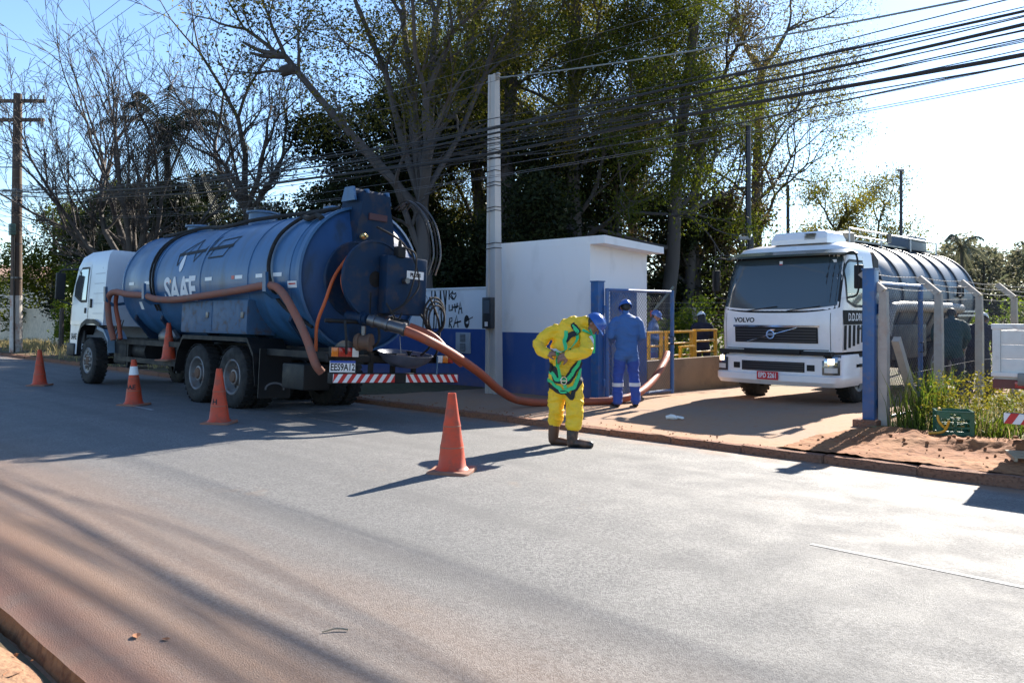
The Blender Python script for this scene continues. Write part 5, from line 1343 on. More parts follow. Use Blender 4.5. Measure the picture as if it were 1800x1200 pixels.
# worker in yellow, bent over to his left while pulling at his harness
p1 = thing('person', 'worker in yellow suit, green harness and blue helmet bending over on the road', 'person', (-6.61, 7.62, road_z(7.62)), (0, 0, CAMZ))
B = Body(); Y_, K_, S_, BT1, BT2, H_ = range(6)
wax = Vector((.93, -.30, -.2))
B.trunk([((.0, .03, .70), (1, -.2, 0), .195, .135), ((.0, .03, .80), (1, -.2, 0), .20, .14), ((.005, .03, .92), (1, -.22, 0), .185, .13), ((.01, .03, 1.06), (1, -.25, -.05), .19, .135), ((.02, .03, 1.20), wax, .19, .13), ((.05, .03, 1.32), wax, .195, .125), ((.10, .02, 1.43), wax, .175, .105), ((.16, .0, 1.505), wax, .12, .09)], Y_)
# jacket hem flaring over the trousers
B.trunk([((.05, .0, .64), (1, -.2, 0), .17, .145), ((.03, .01, .74), (1, -.2, 0), .195, .15), ((.01, .02, .84), (1, -.2, 0), .195, .14)], Y_)
B.limb([(.16, .0, 1.49), (.25, -.02, 1.52)], [.075, .06], Y_)
hc, hup, hfw = Vector((.345, -.05, 1.475)), Vector((.78, -.1, .62)), Vector((.58, -.32, -.75))
B.limb([(.2, .0, 1.5), (.30, -.03, 1.49)], [.055, .055], S_)
head(B, hc, hup, hfw, S_, H_)
# arm on the picture's left: elbow out, fist at the ribs
B.limb([(-.10, .06, 1.40), (-.20, .06, 1.36), (-.315, .03, 1.24), (-.29, -.04, 1.15), (-.225, -.14, 1.135)], [.086, .084, .076, .068, .058], Y_)
B.hand((-.225, -.14, 1.135), (.85, -.35, .05), (0, .5, -.8), S_, 1.1, 1, 1.2)
# arm on the picture's right: upper arm towards the viewer, forearm back across the belly
B.limb([(.21, -.06, 1.37), (.25, -.18, 1.28), (.235, -.32, 1.17), (.12, -.35, 1.13), (.04, -.31, 1.12)], [.09, .086, .078, .068, .056], Y_)
B.hand((.04, -.31, 1.12), (-.9, .2, -.25), (0, .7, -.5), S_, 1.1, -1, 1.2)
# legs
B.limb([(-.085, .06, .70), (-.095, .07, .56), (-.10, .06, .45), (-.11, .1, .30)], [.112, .106, .098, .094], Y_)
B.limb([(.095, -.03, .70), (.115, -.07, .55), (.12, -.09, .45), (.10, -.09, .27)], [.118, .112, .104, .098], Y_)
B.limb([(-.115, .1, .30), (-.13, .1, .15), (-.135, .1, .06)], [.073, .068, .062], BT2); B.limb([(-.14, .11, .045), (-.05, .08, .045), (.04, .04, .034)], [.05, .048, .042], BT2)
B.limb([(.10, -.09, .28), (.085, -.10, .14), (.085, -.10, .06)], [.078, .07, .064], BT1); B.limb([(.07, -.10, .048), (.18, -.12, .048), (.30, -.15, .036)], [.056, .052, .044], BT1)
body = B.build('body', [yel, black_web, skin_dk, boot_m, boot_br, hair_m], p1, .008, {Y_: .013}, 2)
helmet(p1, hc + hup.normalized() * .03, hup, hfw, .12, helm_blue); eyes(p1, hc, hup, hfw)
for pts, w, m in (([(-.02, -.2, 1.42), (-.04, -.25, 1.3), (-.09, -.22, 1.18), (-.11, -.2, 1.05), (-.13, -.15, .95)], .045, green_web), ([(.03, -.25, 1.46), (.02, -.25, 1.33), (.03, -.25, 1.22)], .045, green_web),
                  ([(.10, -.2, 1.50), (.02, -.25, 1.43), (-.01, -.25, 1.34)], .07, black_web), ([(-.22, 0, .98), (-.17, -.2, .88), (-.02, -.25, .85), (.12, -.25, .90), (.24, -.12, 1.02)], .10, black_web),
                  ([(-.22, 0, .94), (-.16, -.2, .86), (-.02, -.25, .84), (.14, -.22, .92), (.25, -.1, 1.1)], .045, green_web), ([(-.22, 0, .80), (-.14, -.2, .72), (0, -.25, .69), (.14, -.22, .78), (.25, -.08, .95)], .045, green_web),
                  ([(-.22, .05, .76), (-.14, -.2, .67), (.0, -.25, .63), (.12, -.22, .70), (.25, -.05, .86)], .05, black_web), ([(-.02, -.25, 1.1), (-.08, -.25, 1.0), (-.1, -.25, .86), (-.03, -.25, .74)], .04, green_web),
                  ([(.24, -.1, 1.3), (.255, -.12, 1.15), (.26, -.1, 1.0), (.25, -.1, .86)], .04, black_web), ([(.2, -.2, 1.44), (.25, -.2, 1.4), (.26, -.16, 1.33)], .04, green_web)):
    B.strap(pts, w, m, p1, 'harness_strap', .009 if m is black_web else .013)
b = MB(); b.tube([(-.02 + .035 * math.cos(a), -.165, .805 + .045 * math.sin(a)) for a in lin(0, 2 * math.pi, 17)[:-1]], .008, 6, closed=True); b.box((-.02, -.166, .805), (.07, .012, .012)); b.build('harness_buckle', chrome, p1)
B.strap([(-.16, -.12, 1.23), (-.12, -.2, 1.235), (-.06, -.25, 1.22)], .05, refl, p1, 'reflective_patch', .008); B.strap([(.28, -.2, 1.32), (.3, -.22, 1.24)], .06, refl, p1, 'reflective_patch', .008, 4)
b = MB(); b.tube(spline([(.30, -.1, 1.42), (.32, -.12, 1.36), (.305, -.12, 1.30)]), .012, 6); b.add([(.325, -.16, 1.36), (.36, -.16, 1.36), (.355, -.16, 1.14), (.325, -.16, 1.13)], [(0, 1, 2, 3)]); b.build('loose_strap', green_web, p1, fix=False)

# worker in blue seen from behind at the gate
def standing(label, loc, rz, mats, scale=1., helm=None, hair=False, lean=0., arms='front', wr=.010, bands=None, headfwd=(0, .75, -.66), vox=.011):
    """Back-view figure facing local +Y; mats: top, trousers, skin, shoes, hair."""
    p = thing('person', label, 'person', loc, (0, 0, rz)); p.scale = (scale,) * 3
    B = Body(); T, L, K, F, H = range(5); ly = lambda z: lean * max(0, z - .95)
    dz = -.28 * lean
    def V(x, y, z): return Vector((x, y + ly(z), z + (dz * max(0, z - .95) / .6)))
    B.trunk([(V(0, 0, .84), (1, 0, 0), .185, .125), (V(0, 0, .96), (1, 0, 0), .18, .12), (V(0, 0, 1.1), (1, 0, 0), .185, .12), (V(0, 0, 1.25), (1, 0, 0), .205, .13), (V(0, .01, 1.38), (1, 0, 0), .215, .125), (V(0, .01, 1.47), (1, 0, 0), .17, .095), (V(0, .02, 1.52), (1, 0, 0), .09, .07)], T)
    hc = V(0, .075, 1.64); hup = Vector((0, .42 + lean * .5, .9)); hf = Vector(headfwd)
    B.limb([V(0, .02, 1.5), V(0, .05, 1.58)], [.06, .056], K); head(B, hc, hup, hf, K, H)
    for g in (-1, 1):
        if arms == 'front':
            B.limb([V(.17 * g, .01, 1.42), V(.225 * g, 0, 1.36), V(.265 * g, -.01, 1.16), V(.2 * g, .16, 1.10), V(.12 * g, .26, 1.14)], [.078, .074, .062, .053, .042], T); B.hand(V(.12 * g, .26, 1.14), (-.5 * g, .8, .1), (0, .2, -1), K, .8, g)
        else:
            B.limb([V(.17 * g, .01, 1.42), V(.22 * g, .02, 1.35), V(.25 * g, .12, 1.12), V(.2 * g, .30, .95)], [.078, .074, .06, .042], T); B.hand(V(.2 * g, .30, .95), (-.2 * g, .6, -.6), (-g, 0, -.2), K, .7, g)
        B.limb([(.10 * g, 0, .86), (.115 * g, .02, .68), (.135 * g, .03, .48), (.15 * g, 0, .25), (.155 * g, -.01, .10)], [.108, .100, .086, .082, .078], L)
        B.limb([(.155 * g, -.03, .045), (.165 * g, .08, .045), (.18 * g, .19, .035)], [.045, .046, .038], F)
    body = B.build('body', mats, p, vox, {T: wr, L: wr})
    if helm: helmet(p, hc + hup.normalized() * .022, hup, hf, .118, helm)
    eyes(p, hc, hup, hf)
    if hair:
        b = MB(); n = 46; r_ = random.Random(3)
        for q in range(n):
            a = math.pi * (1.05 + .9 * q / (n - 1)); s = .085 + r_.uniform(-.01, .012)
            b.tube(spline([hc + Vector((s * math.cos(a), s * math.sin(a), .03)), hc + Vector((1.15 * s * math.cos(a), 1.2 * s * math.sin(a) - .02, -.12)), hc + Vector((1.5 * s * math.cos(a), 1.3 * s * math.sin(a) - .05, -.3 - r_.uniform(0, .12)))], 4), [.016] * 8 + [.008], 5)
        b.build('long_hair', hair_m, p)
    if bands:
        for g in (-1, 1):
            b = MB(); c = Vector((.143 * g, .012, bands)); b.lathe([(.094, -.03), (.094, .03)], Matrix.Translation(c), 20, cap=False); b.build('reflective_band', refl, p)
    return p
standing('worker in blue shirt and trousers with blue helmet, back turned, beside the open gate leaf', (-8.57, 11.5, -.115), CAMZ + .12, [shirt_blue, trouser_blue, skin_dk, shoe_m, hair_m], 1.04, helm_blue, bands=.37)
standing('worker with blue helmet seen through the wire mesh of the gate', (-11.1, 15.9, -.2), CAMZ - 1.9, [shirt_blue, trouser_blue, skin, shoe_m, hair_m], .99, helm_blue, vox=.016)
standing('long-haired worker in dark clothes with a white helmet behind the yellow railing', (-11.2, 18.2, -.24), CAMZ + .1, [navy, navy, skin_dk, shoe_m, hair_m], 1.0, helm_white, hair=True, vox=.016)
standing('worker in teal jacket bending behind the fence, back to the camera', (-5.08, 17.0, -.2), CAMZ - .55, [teal, navy, skin_dk, shoe_m, hair_m], 1.12, None, lean=.45, arms='down', vox=.016)
standing('worker in navy with a white cap bending behind the second fence post', (-4.98, 18.4, -.2), CAMZ - .7, [navy, navy, skin_dk, shoe_m, hair_m], 1.06, helm_white, lean=.5, arms='down', vox=.016)
# ------------------------------------------------------------------ trees
bark_grey = mat('bark_grey', (.075, .062, .055), .95, var=.3, vscale=3, col2=(.04, .034, .03), c2amt=.7, c2scale=2.5, stretch=(1, 1, .3), bump=.6, bscale=25)
bark_pale = mat('bark_pale', (.085, .073, .07), .9, var=.2, vscale=2, col2=(.045, .037, .034), c2amt=.8, c2scale=1.6, stretch=(1, 1, .25))
bark_red = mat('bark_reddish', (.17, .115, .095), .95, var=.25, vscale=3)
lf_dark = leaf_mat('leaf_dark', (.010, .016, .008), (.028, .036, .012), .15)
lf_mid = leaf_mat('leaf_mid', (.03, .045, .01), (.10, .11, .02), .5)
lf_olive = leaf_mat('leaf_olive', (.05, .052, .014), (.15, .13, .03), .52)
lf_brown = leaf_mat('leaf_brown', (.065, .052, .03), (.11, .085, .04), .3)
lf_bright = leaf_mat('leaf_bright', (.05, .085, .018), (.15, .18, .035), .52)
lf_haze = leaf_mat('leaf_hazy', (.085, .095, .06), (.16, .15, .10), .35)  # distance haze put into the colour: paler leaves for the far hill

def leaf_mesh(name, cen, n_per, spread, size, m, parent, seed=0, aspect=2.2, droop=0., vsq=.8):
    """n_per small leaf blades scattered round every centre."""
    rs = np.random.RandomState(seed); cen = np.asarray(cen, float)
    N = len(cen) * n_per
    if N == 0: return None
    c = np.repeat(cen, n_per, axis=0); off = rs.normal(0, 1, (N, 3)) * spread * .55; off[:, 2] *= vsq; off[:, 2] -= droop * np.abs(off[:, 0]) * .6
    c = c + off
    a = rs.normal(0, 1, (N, 3)); a[:, 2] = a[:, 2] * .7 - droop * 1.6; a /= np.linalg.norm(a, axis=1)[:, None]
    b = rs.normal(0, 1, (N, 3)); b -= a * (a * b).sum(1)[:, None]; b /= np.linalg.norm(b, axis=1)[:, None]
    s = size * rs.uniform(.6, 1.35, (N, 1))
    v = np.empty((N, 4, 3)); v[:, 0] = c - a * s * .5; v[:, 1] = c + b * s * .5 / aspect; v[:, 2] = c + a * s * .5; v[:, 3] = c - b * s * .5 / aspect
    me = bpy.data.meshes.new(name); me.vertices.add(N * 4); me.vertices.foreach_set('co', v.ravel())
    me.loops.add(N * 4); me.loops.foreach_set('vertex_index', np.arange(N * 4, dtype=np.int32)); me.polygons.add(N)
    me.polygons.foreach_set('loop_start', np.arange(0, N * 4, 4, dtype=np.int32)); me.polygons.foreach_set('loop_total', np.full(N, 4, np.int32))
    me.materials.append(m); me.update(calc_edges=True); me.validate()
    o = bpy.data.objects.new(name, me); C.objects.link(o); o.parent = parent; return o

class Grower:
    def __init__(self, seed, **k):
        self.r = random.Random(seed); self.k = dict(levels=5, ratio=.72, spread=.55, up=.12, kids=(2, 3), side=1, wander=.16, rr=.66, thin=.006, sides=(8, 6, 5, 4, 3, 3, 3)); self.k.update(k)
        self.t = MB(); self.b = MB(); self.tips = []
    def rv(self):
        r = self.r; return Vector((r.gauss(0, 1), r.gauss(0, 1), r.gauss(0, 1)))
    def grow(self, p, d, L, rad, lv=0, path=None):
        k = self.k; r = self.r; n = 5 if lv < 2 else (4 if lv < 4 else 3); P = [p]; d = d.normalized()
        if path:
            P = [Vector(q) for q in path]; d = (P[-1] - P[-2]).normalized(); n = len(P) - 1
        else:
            for i in range(n):
                d = (d + self.rv() * k['wander'] * (1 if lv else .35) + Vector((0, 0, 1)) * k['up'] * (.5 if lv else 1)).normalized(); P.append(P[-1] + d * L / n)
        end = max(k['thin'], rad * k['rr'])
        rs = [max(k['thin'], rad + (end - rad) * i / n) for i in range(n + 1)]
        (self.t if lv == 0 else self.b).tube(P, rs, k['sides'][min(lv, 6)], cap=False)
        if lv >= k['levels']:
            self.tips.append(tuple(P[-1])); self.tips.append(tuple(P[len(P) // 2])); return
        m = r.randint(*k['kids']); ax = d.orthogonal().normalized(); a0 = r.uniform(0, 6.28)
        for i in range(m):
            a = a0 + 6.283 * i / m + r.uniform(-.5, .5); w = ax * math.cos(a) + d.cross(ax) * math.sin(a); sp = k['spread'] * r.uniform(.55, 1.25)
            self.grow(P[-1], d * math.cos(sp) + w * math.sin(sp), L * k['ratio'] * r.uniform(.8, 1.15), end * (.92 if i == 0 else .78), lv + 1)
        for i in range(k['side'] if lv else k['side'] // 2):
            q = r.randint(1, n - 1) if n > 1 else 1; a = r.uniform(0, 6.28); w = ax * math.cos(a) + d.cross(ax) * math.sin(a); sp = k['spread'] * r.uniform(1., 1.7)
            self.grow(P[q], d * math.cos(sp) + w * math.sin(sp), L * k['ratio'] * r.uniform(.5, .9), rs[q] * .55, min(k['levels'], lv + 1 + (r.random() < .4)))
    def build(self, name, label, bark, loc, leaves=None, group=None, cat='tree', **lk):
        t = thing(name, label, cat, loc, group=group)
        if self.t.v: self.t.build('trunk', bark, t, smooth=60, fix=False)
        if self.b.v: self.b.build('branches', bark, t, smooth=60, fix=False)
        if leaves is not None: leaf_mesh('crown', self.tips, lk.get('n', 10), lk.get('spread', .5), lk.get('size', .14), leaves, t, lk.get('seed', 1), lk.get('aspect', 2.2), lk.get('droop', 0.))
        return t
UP = Vector((0, 0, 1))
# screen axes on the ground, to shape the big crowns as seen from the road
RT = Vector((.712, .702, 0)); AW = Vector((-.702, .712, 0))
def sd(x, z, a=0.): return (RT * x + UP * z + AW * a)

# wide bare tree left of the tanker: a fan of limbs from a low fork
g = Grower(11, levels=6, ratio=.71, spread=.40, up=.06, kids=(2, 2), side=2, wander=.13, rr=.62, thin=.008)
g.grow(Vector((0, 0, 0)), UP, 2.6, .28, 0, [(0, 0, 0), sd(.1, 1.0), sd(.05, 2.0), sd(.15, 3.0)])
for dx, dz, L, r_, aw in ((-1.3, 1.0, 3.2, .10, .1), (-.8, 1.1, 3.3, .12, -.2), (-.35, 1.2, 3.3, .13, .3), (.12, 1.2, 3.3, .13, -.3), (.5, 1.1, 3.1, .11, .2), (-2.0, .85, 3.0, .09, -.1), (.95, 1.0, 2.9, .09, .0), (-1.0, .5, 2.2, .06, -.3)):
    g.grow(sd(.12, 2.7), sd(dx, dz, aw), L, r_, 1)
g.build('bare_tree', 'wide leafless tree with a fan of bare branches left of the palm', bark_grey, (-29.07, 10.9, -.15))
# second bare tree, upright with a high fork
g = Grower(23, levels=6, ratio=.69, spread=.42, up=.08, kids=(2, 2), side=2, wander=.13, rr=.62, thin=.008)
g.grow(Vector((0, 0, 0)), UP, 5, .22, 0, [(0, 0, 0), sd(-.05, 2.2), sd(-.2, 4.2), sd(-.35, 5.4)])
for dx, dz, L, r_, aw in ((-.7, 1., 2.35, .10, .2), (.1, 1.2, 2.4, .11, -.2), (.85, 1.0, 2.5, .10, .1), (-.2, 1.2, 2.25, .08, -.4)): g.grow(sd(-.35, 5.3), sd(dx, dz, aw), L, r_, 1)
g.grow(sd(-.05, 2.9), sd(-1.2, .45), 2.4, .08, 2); g.grow(sd(-.1, 3.3), sd(1.1, .9), 3.0, .08, 2)
g.build('bare_tree', 'slender leafless tree rising behind the middle of the blue tank', bark_grey, (-27.69, 14.82, -.15))
# big pale-trunked tree over the tanker's rear, with one cut limb reaching left
g = Grower(35, levels=5, ratio=.68, spread=.45, up=.08, kids=(2, 2), side=2, wander=.14, rr=.62, thin=.007)
g.grow(Vector((0, 0, 0)), UP, 5, .27, 0, [(0, 0, 0), sd(.02, 1.6), sd(-.05, 3.2), sd(-.1, 4.6)])
for path, r_ in (([sd(-.1, 4.4), sd(-1.3, 5.8), sd(-2.6, 7.2, .2), sd(-3.6, 8.4, .3), sd(-4.0, 8.9, .3)], .13), ([sd(-.1, 4.5), sd(-.25, 6.0), sd(-.35, 7.5), sd(-.6, 9.6)], .13), ([sd(-.08, 4.6), sd(.1, 6.4), sd(.15, 8.0), sd(.3, 10.)], .15), ([sd(-.08, 4.6), sd(-.7, 6.6), sd(-1.1, 8.3), sd(-1.9, 10.2)], .11), ([sd(-.05, 4.9), sd(.9, 6.6, .3), sd(1.6, 8.3, .4)], .09)):
    g.grow(None, UP, 2.2, r_, 1, path)
for q in ((-4.0, 8.9, -5.2, 9.3), (-4.0, 8.9, -5.0, 9.0)):
    g.b.tube(spline([sd(q[0], q[1], .3), sd((q[0] + q[2]) / 2 - .1, (q[1] + q[3]) / 2 - .05, .3), sd(q[2], q[3], .3)], 4), [.1, .09, .08, .07, .06, .05, .045, .04, .03], 6)
g.b.tube([sd(-3.75, 8.55, .3), sd(-4.1, 8.45, .3)], .16, 8)
leaf_sel = [t for t in g.tips if t[2] > 6.5]; g.tips = leaf_sel[::3]
g.build('sparse_tree', 'tall pale-trunked tree above the tanker rear with a sawn limb reaching left', bark_pale, (-17.86, 14.68, -.15), lf_olive, n=22, spread=.6, size=.11)
# tall feathery trees behind the hut
def feathery(seed, label, loc, H, r_, lean, leaf, n=9, spread=.75, levels=4, size=.13, bark=bark_pale, nlimb=9, kw=None, low=.25):
    g = Grower(seed, levels=levels, ratio=.70, spread=.5, up=.07, kids=(2, 3), side=1, wander=.15, rr=.6, thin=.007, **(kw or {}))
    top = sd(lean, H * .8); P = [Vector((0, 0, 0)), top * .3 + sd(.1, 0), top * .6 - sd(.1, 0), top]; g.grow(None, UP, H * .25, r_, 0, P)
    rr_ = random.Random(seed)
    for i in range(nlimb):
        t = low + (.72 - low) * i / nlimb + rr_.uniform(-.03, .03); a = rr_.uniform(0, 6.28) + i * 2.4
        base = top * (t / .8) if t < .8 else top
        g.grow(base, Vector((math.cos(a), math.sin(a), rr_.uniform(.5, 1.1))), H * rr_.uniform(.16, .24) * (1.1 - t * .5), r_ * .42 * (1.1 - t), 1)
    return g.build('feathery_tree', label, bark, loc, leaf, 'tall trees behind the hut', n=int(n * 7), spread=spread * .85, size=size * .85, droop=.5, aspect=2.6, seed=seed)
feathery(41, 'tallest feathery tree directly behind the concrete pole', (-20.0, 19.8, -.2), 15.5, .3, .5, lf_olive, n=10, levels=4, nlimb=11)
feathery(42, 'feathery green tree with pale trunk above the hut roof', (-18.2, 21.3, -.2), 15.5, .3, .2, lf_mid, n=10, nlimb=11)
feathery(43, 'feathery tree with yellow-green crown right of the hut', (-16.6, 24.2, -.2), 14.5, .28, 1.2, lf_mid, n=8, nlimb=10, low=.3)
feathery(44, 'leaning brown-tinged tree with open branches above the gate', (-17.3, 26.5, -.2), 11.5, .24, 1.0, lf_brown, n=5, nlimb=8)
feathery(45, 'olive feathery tree filling the gap left of the concrete pole', (-22.5, 21.5, -.2), 15, .28, -.6, lf_olive, n=8, nlimb=10)
feathery(46, 'thin airy tree with sparse crown behind the white truck cab', (-17.9, 33.2, -.2), 15.5, .26, .4, lf_olive, n=5, spread=.8, nlimb=12, low=.22, bark=bark_pale)
feathery(47, 'small sparse tree against the bright sky behind the white tank', (-18.84, 48.8, .2), 8.2, .1, .5, lf_olive, n=5, spread=.8, nlimb=8, levels=3, size=.2)
feathery(48, 'low bushy tree beside the middle yard lamp', (-18.2, 42., .1), 7.0, .16, .3, lf_olive, n=9, spread=.8, nlimb=9, levels=3, size=.18)
feathery(49, 'olive feathery tree far behind the right end of the hut', (-20.5, 27.5, -.2), 13.5, .22, .6, lf_olive, n=8, nlimb=11, low=.25)
feathery(50, 'green feathery tree far behind the concrete pole', (-25.5, 25.0, -.2), 14.5, .24, .2, lf_mid, n=8, nlimb=11, low=.25)
feathery(51, 'tall dull-green tree far behind the tanker dome', (-29.5, 25.0, -.2), 13.5, .24, -.3, lf_mid, n=7, nlimb=10, low=.3)
# dense dark evergreens: many leaf clumps round an irregular crown, trunk and limbs inside
def dense(seed, label, loc, H, W, leaf, base=.12, n=9, clumps=1100, size=.2, name='dense_tree', group='dark trees behind the wall', r_=.22, D=None):
    rs = np.random.RandomState(seed); t = thing(name, label, 'tree' if H > 3 else 'bush', loc, group=group); D = D or W
    lob = [(rs.uniform(-.62, .62) * W, rs.uniform(-.6, .6) * D, H * (base + (.95 - base) * q), rs.uniform(.32, .58)) for q in np.linspace(.08, .88, 13)]
    cen = []; lo = np.array([(a, b, c) for a, b, c, _ in lob]); rad = np.array([d for *_, d in lob]) * W * .8
    while len(cen) < clumps:
        i = rs.randint(len(lob)); v = rs.normal(0, 1, 3); v /= np.linalg.norm(v); rr_ = rad[i] * (rs.uniform(.45, 1.08) ** .6) * (1 - .25 * lo[i][2] / H)
        p = lo[i] + v * rr_ * np.array([1, 1, .85])
        if H * base * .3 < p[2] < H: cen.append(p)
    leaf_mesh('crown', cen, int(n * 1.4), .42 * (W / 3) ** .4, size * .8, leaf, t, seed, 2.0)
    b = MB(); top = Vector((0, 0, H * .8)); b.tube([(0, 0, 0), (.08, .05, H * .3), (-.05, .1, H * .55), top], [r_, r_ * .8, r_ * .5, r_ * .15], 7, cap=False); b.build('trunk', bark_grey, t, fix=False)
    b = MB()
    for a, c, z, _ in lob: b.tube([(0, 0, max(.1, z * .55)), (a * .5, c * .5, z * .8), (a, c, z)], [r_ * .4, r_ * .25, r_ * .08], 5, cap=False)
    b.build('branches', bark_grey, t, fix=False); return t
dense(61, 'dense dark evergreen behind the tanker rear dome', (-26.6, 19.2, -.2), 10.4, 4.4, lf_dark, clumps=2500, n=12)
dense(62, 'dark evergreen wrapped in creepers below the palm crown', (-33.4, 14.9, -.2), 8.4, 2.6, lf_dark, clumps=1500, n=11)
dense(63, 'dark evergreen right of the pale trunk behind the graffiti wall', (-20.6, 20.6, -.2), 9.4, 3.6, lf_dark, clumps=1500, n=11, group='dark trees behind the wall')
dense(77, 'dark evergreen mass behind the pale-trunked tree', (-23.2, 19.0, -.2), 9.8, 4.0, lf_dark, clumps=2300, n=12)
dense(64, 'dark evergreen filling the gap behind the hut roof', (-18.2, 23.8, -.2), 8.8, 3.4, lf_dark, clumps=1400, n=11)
dense(65, 'rounded dark green tree behind the yellow railings', (-17.0, 27.2, -.2), 7.0, 2.4, lf_dark, clumps=1100, n=10)
dense(66, 'brownish creeper-covered tree left of the white truck', (-15.6, 28.6, -.2), 6.9, 1.9, lf_brown, clumps=800, n=9)
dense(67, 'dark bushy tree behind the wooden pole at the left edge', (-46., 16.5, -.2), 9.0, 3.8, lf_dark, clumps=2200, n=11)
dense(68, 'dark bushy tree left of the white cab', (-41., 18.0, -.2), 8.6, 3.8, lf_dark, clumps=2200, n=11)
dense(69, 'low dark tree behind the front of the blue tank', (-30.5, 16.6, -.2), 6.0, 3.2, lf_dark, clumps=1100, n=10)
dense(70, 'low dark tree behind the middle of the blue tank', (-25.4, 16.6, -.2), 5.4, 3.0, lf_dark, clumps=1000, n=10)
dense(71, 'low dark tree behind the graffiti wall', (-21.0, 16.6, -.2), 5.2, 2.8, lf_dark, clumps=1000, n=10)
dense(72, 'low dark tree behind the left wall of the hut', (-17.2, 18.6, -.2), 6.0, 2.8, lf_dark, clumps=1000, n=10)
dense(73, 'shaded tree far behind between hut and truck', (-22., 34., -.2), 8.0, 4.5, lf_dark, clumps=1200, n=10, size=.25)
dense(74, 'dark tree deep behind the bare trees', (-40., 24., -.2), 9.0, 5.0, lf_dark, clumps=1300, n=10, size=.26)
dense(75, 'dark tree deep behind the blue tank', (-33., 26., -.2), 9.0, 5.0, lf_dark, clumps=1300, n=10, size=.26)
dense(76, 'mottled dark tree at the far left edge', (-53., 15.5, -.2), 9.5, 4.4, lf_mid, clumps=2200, n=10, size=.24)
# lighter shrubs in the yard and along the far fence
def shrub(seed, label, loc, H, W, leaf, clumps=260, n=9, size=.13): return dense(seed, label, loc, H, W, leaf, .05, n, clumps, size, 'shrub', 'shrubs in and round the yard', .05)
shrub(81, 'sunlit shrub behind the blue-helmeted worker at the gate', (-13.6, 19.4, -.25), 2.2, 1.0, lf_bright)
shrub(82, 'sunlit shrub between the two workers behind the railing', (-12.6, 20.6, -.25), 2.3, 1.1, lf_bright)
shrub(83, 'sunlit shrub right of the white-helmeted worker', (-11.6, 22.2, -.25), 2.0, 1.1, lf_bright)
shrub(84, 'green hedge bush at the right edge behind the white truck bed', (-6.2, 29.5, -.25), 2.2, 1.6, lf_bright, 420)
shrub(85, 'green hedge bush behind the far fence post', (-9.0, 31.5, -.25), 2.0, 1.6, lf_bright, 380)
shrub(86, 'bright young tree behind the wooden pole', (-42.5, 13.3, -.1), 4.6, 1.1, lf_bright, 300, 8, .22)
shrub(87, 'dry weed bush beside the foot of the wooden pole', (-27.6, 10.6, -.1), .9, 1.0, lf_brown, 200, 9, .12)
shrub(88, 'dry weed bush in front of the white cab', (-25.4, 10.9, -.1), .9, 1.0, lf_brown, 200, 9, .12)
shrub(89, 'low shrub by the left fence stumps', (-31.6, 11.6, -.1), 1.3, 1.2, lf_mid, 220)
# pale hill of trees at the far right
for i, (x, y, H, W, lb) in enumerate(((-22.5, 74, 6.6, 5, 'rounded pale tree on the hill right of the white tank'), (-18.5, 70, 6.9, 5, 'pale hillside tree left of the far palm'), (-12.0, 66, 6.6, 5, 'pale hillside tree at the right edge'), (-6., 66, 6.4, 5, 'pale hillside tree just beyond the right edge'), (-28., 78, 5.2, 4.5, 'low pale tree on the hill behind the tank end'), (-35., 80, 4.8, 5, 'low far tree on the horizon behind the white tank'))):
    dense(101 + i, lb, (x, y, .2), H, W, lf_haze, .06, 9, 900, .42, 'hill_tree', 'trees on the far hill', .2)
# palms
def palm(seed, label, loc, H, m, L=2.6, nf=22, r_=.16, dead=10):
    rs = random.Random(seed); t = thing('palm_tree', label, 'palm tree', loc)
    b = MB(); b.tube([(0, 0, 0), (.1, .0, H * .4), (.05, .1, H * .75), (.0, .05, H)], [r_ * 1.2, r_, r_ * .9, r_ * .8], 8, cap=False); b.build('trunk', bark_grey, t, fix=False)
    for f in range(nf):
        a = 6.283 * f / nf * 2.6 + rs.uniform(-.2, .2); e = rs.uniform(-.35, 1.15) if f < nf - dead else rs.uniform(-1.2, -.7); mb = MB(); d = Vector((math.cos(a), math.sin(a), 0)); ll = L * rs.uniform(.8, 1.1)
        P = []; 
        for q in range(9):
            s = q / 8; P.append(Vector((0, .05, H)) + d * (ll * s * math.cos(e) * (1 - .12 * s)) + UP * (ll * s * math.sin(e) - ll * .62 * s ** 2.1))
        mb.tube(P, [.022 - .002 * q for q in range(9)], 4, cap=False)
        for q in range(1, 9):
            for j in range(5):
                s = (q - 1 + j / 5) / 8; i0 = min(7, int(s * 8)); c = P[i0].lerp(P[i0 + 1], s * 8 - i0); tg = (P[i0 + 1] - P[i0]).normalized()
                for sg in (-1, 1):
                    w = tg.cross(UP).normalized() * sg; k = (.62 - .3 * abs(s - .4)) * L / 3.0; tip = c + (w * .62 + tg * .35 - UP * rs.uniform(.45, .8)) * k; n_ = tg * .028
                    mb.add([c - n_, c + n_, tip], [(0, 1, 2)])
        mb.build('frond', m, t, smooth=0, fix=False)
    return t
palm(5, 'drooping palm crown rising between the two bare trees', (-34.05, 14.17, -.15), 9.2, lf_dark, 4.6, 30)
palm(6, 'small palm among the hillside trees at the far right', (-17.8, 62., .5), 5.6, lf_haze, 2.6, 16, .14, 4)

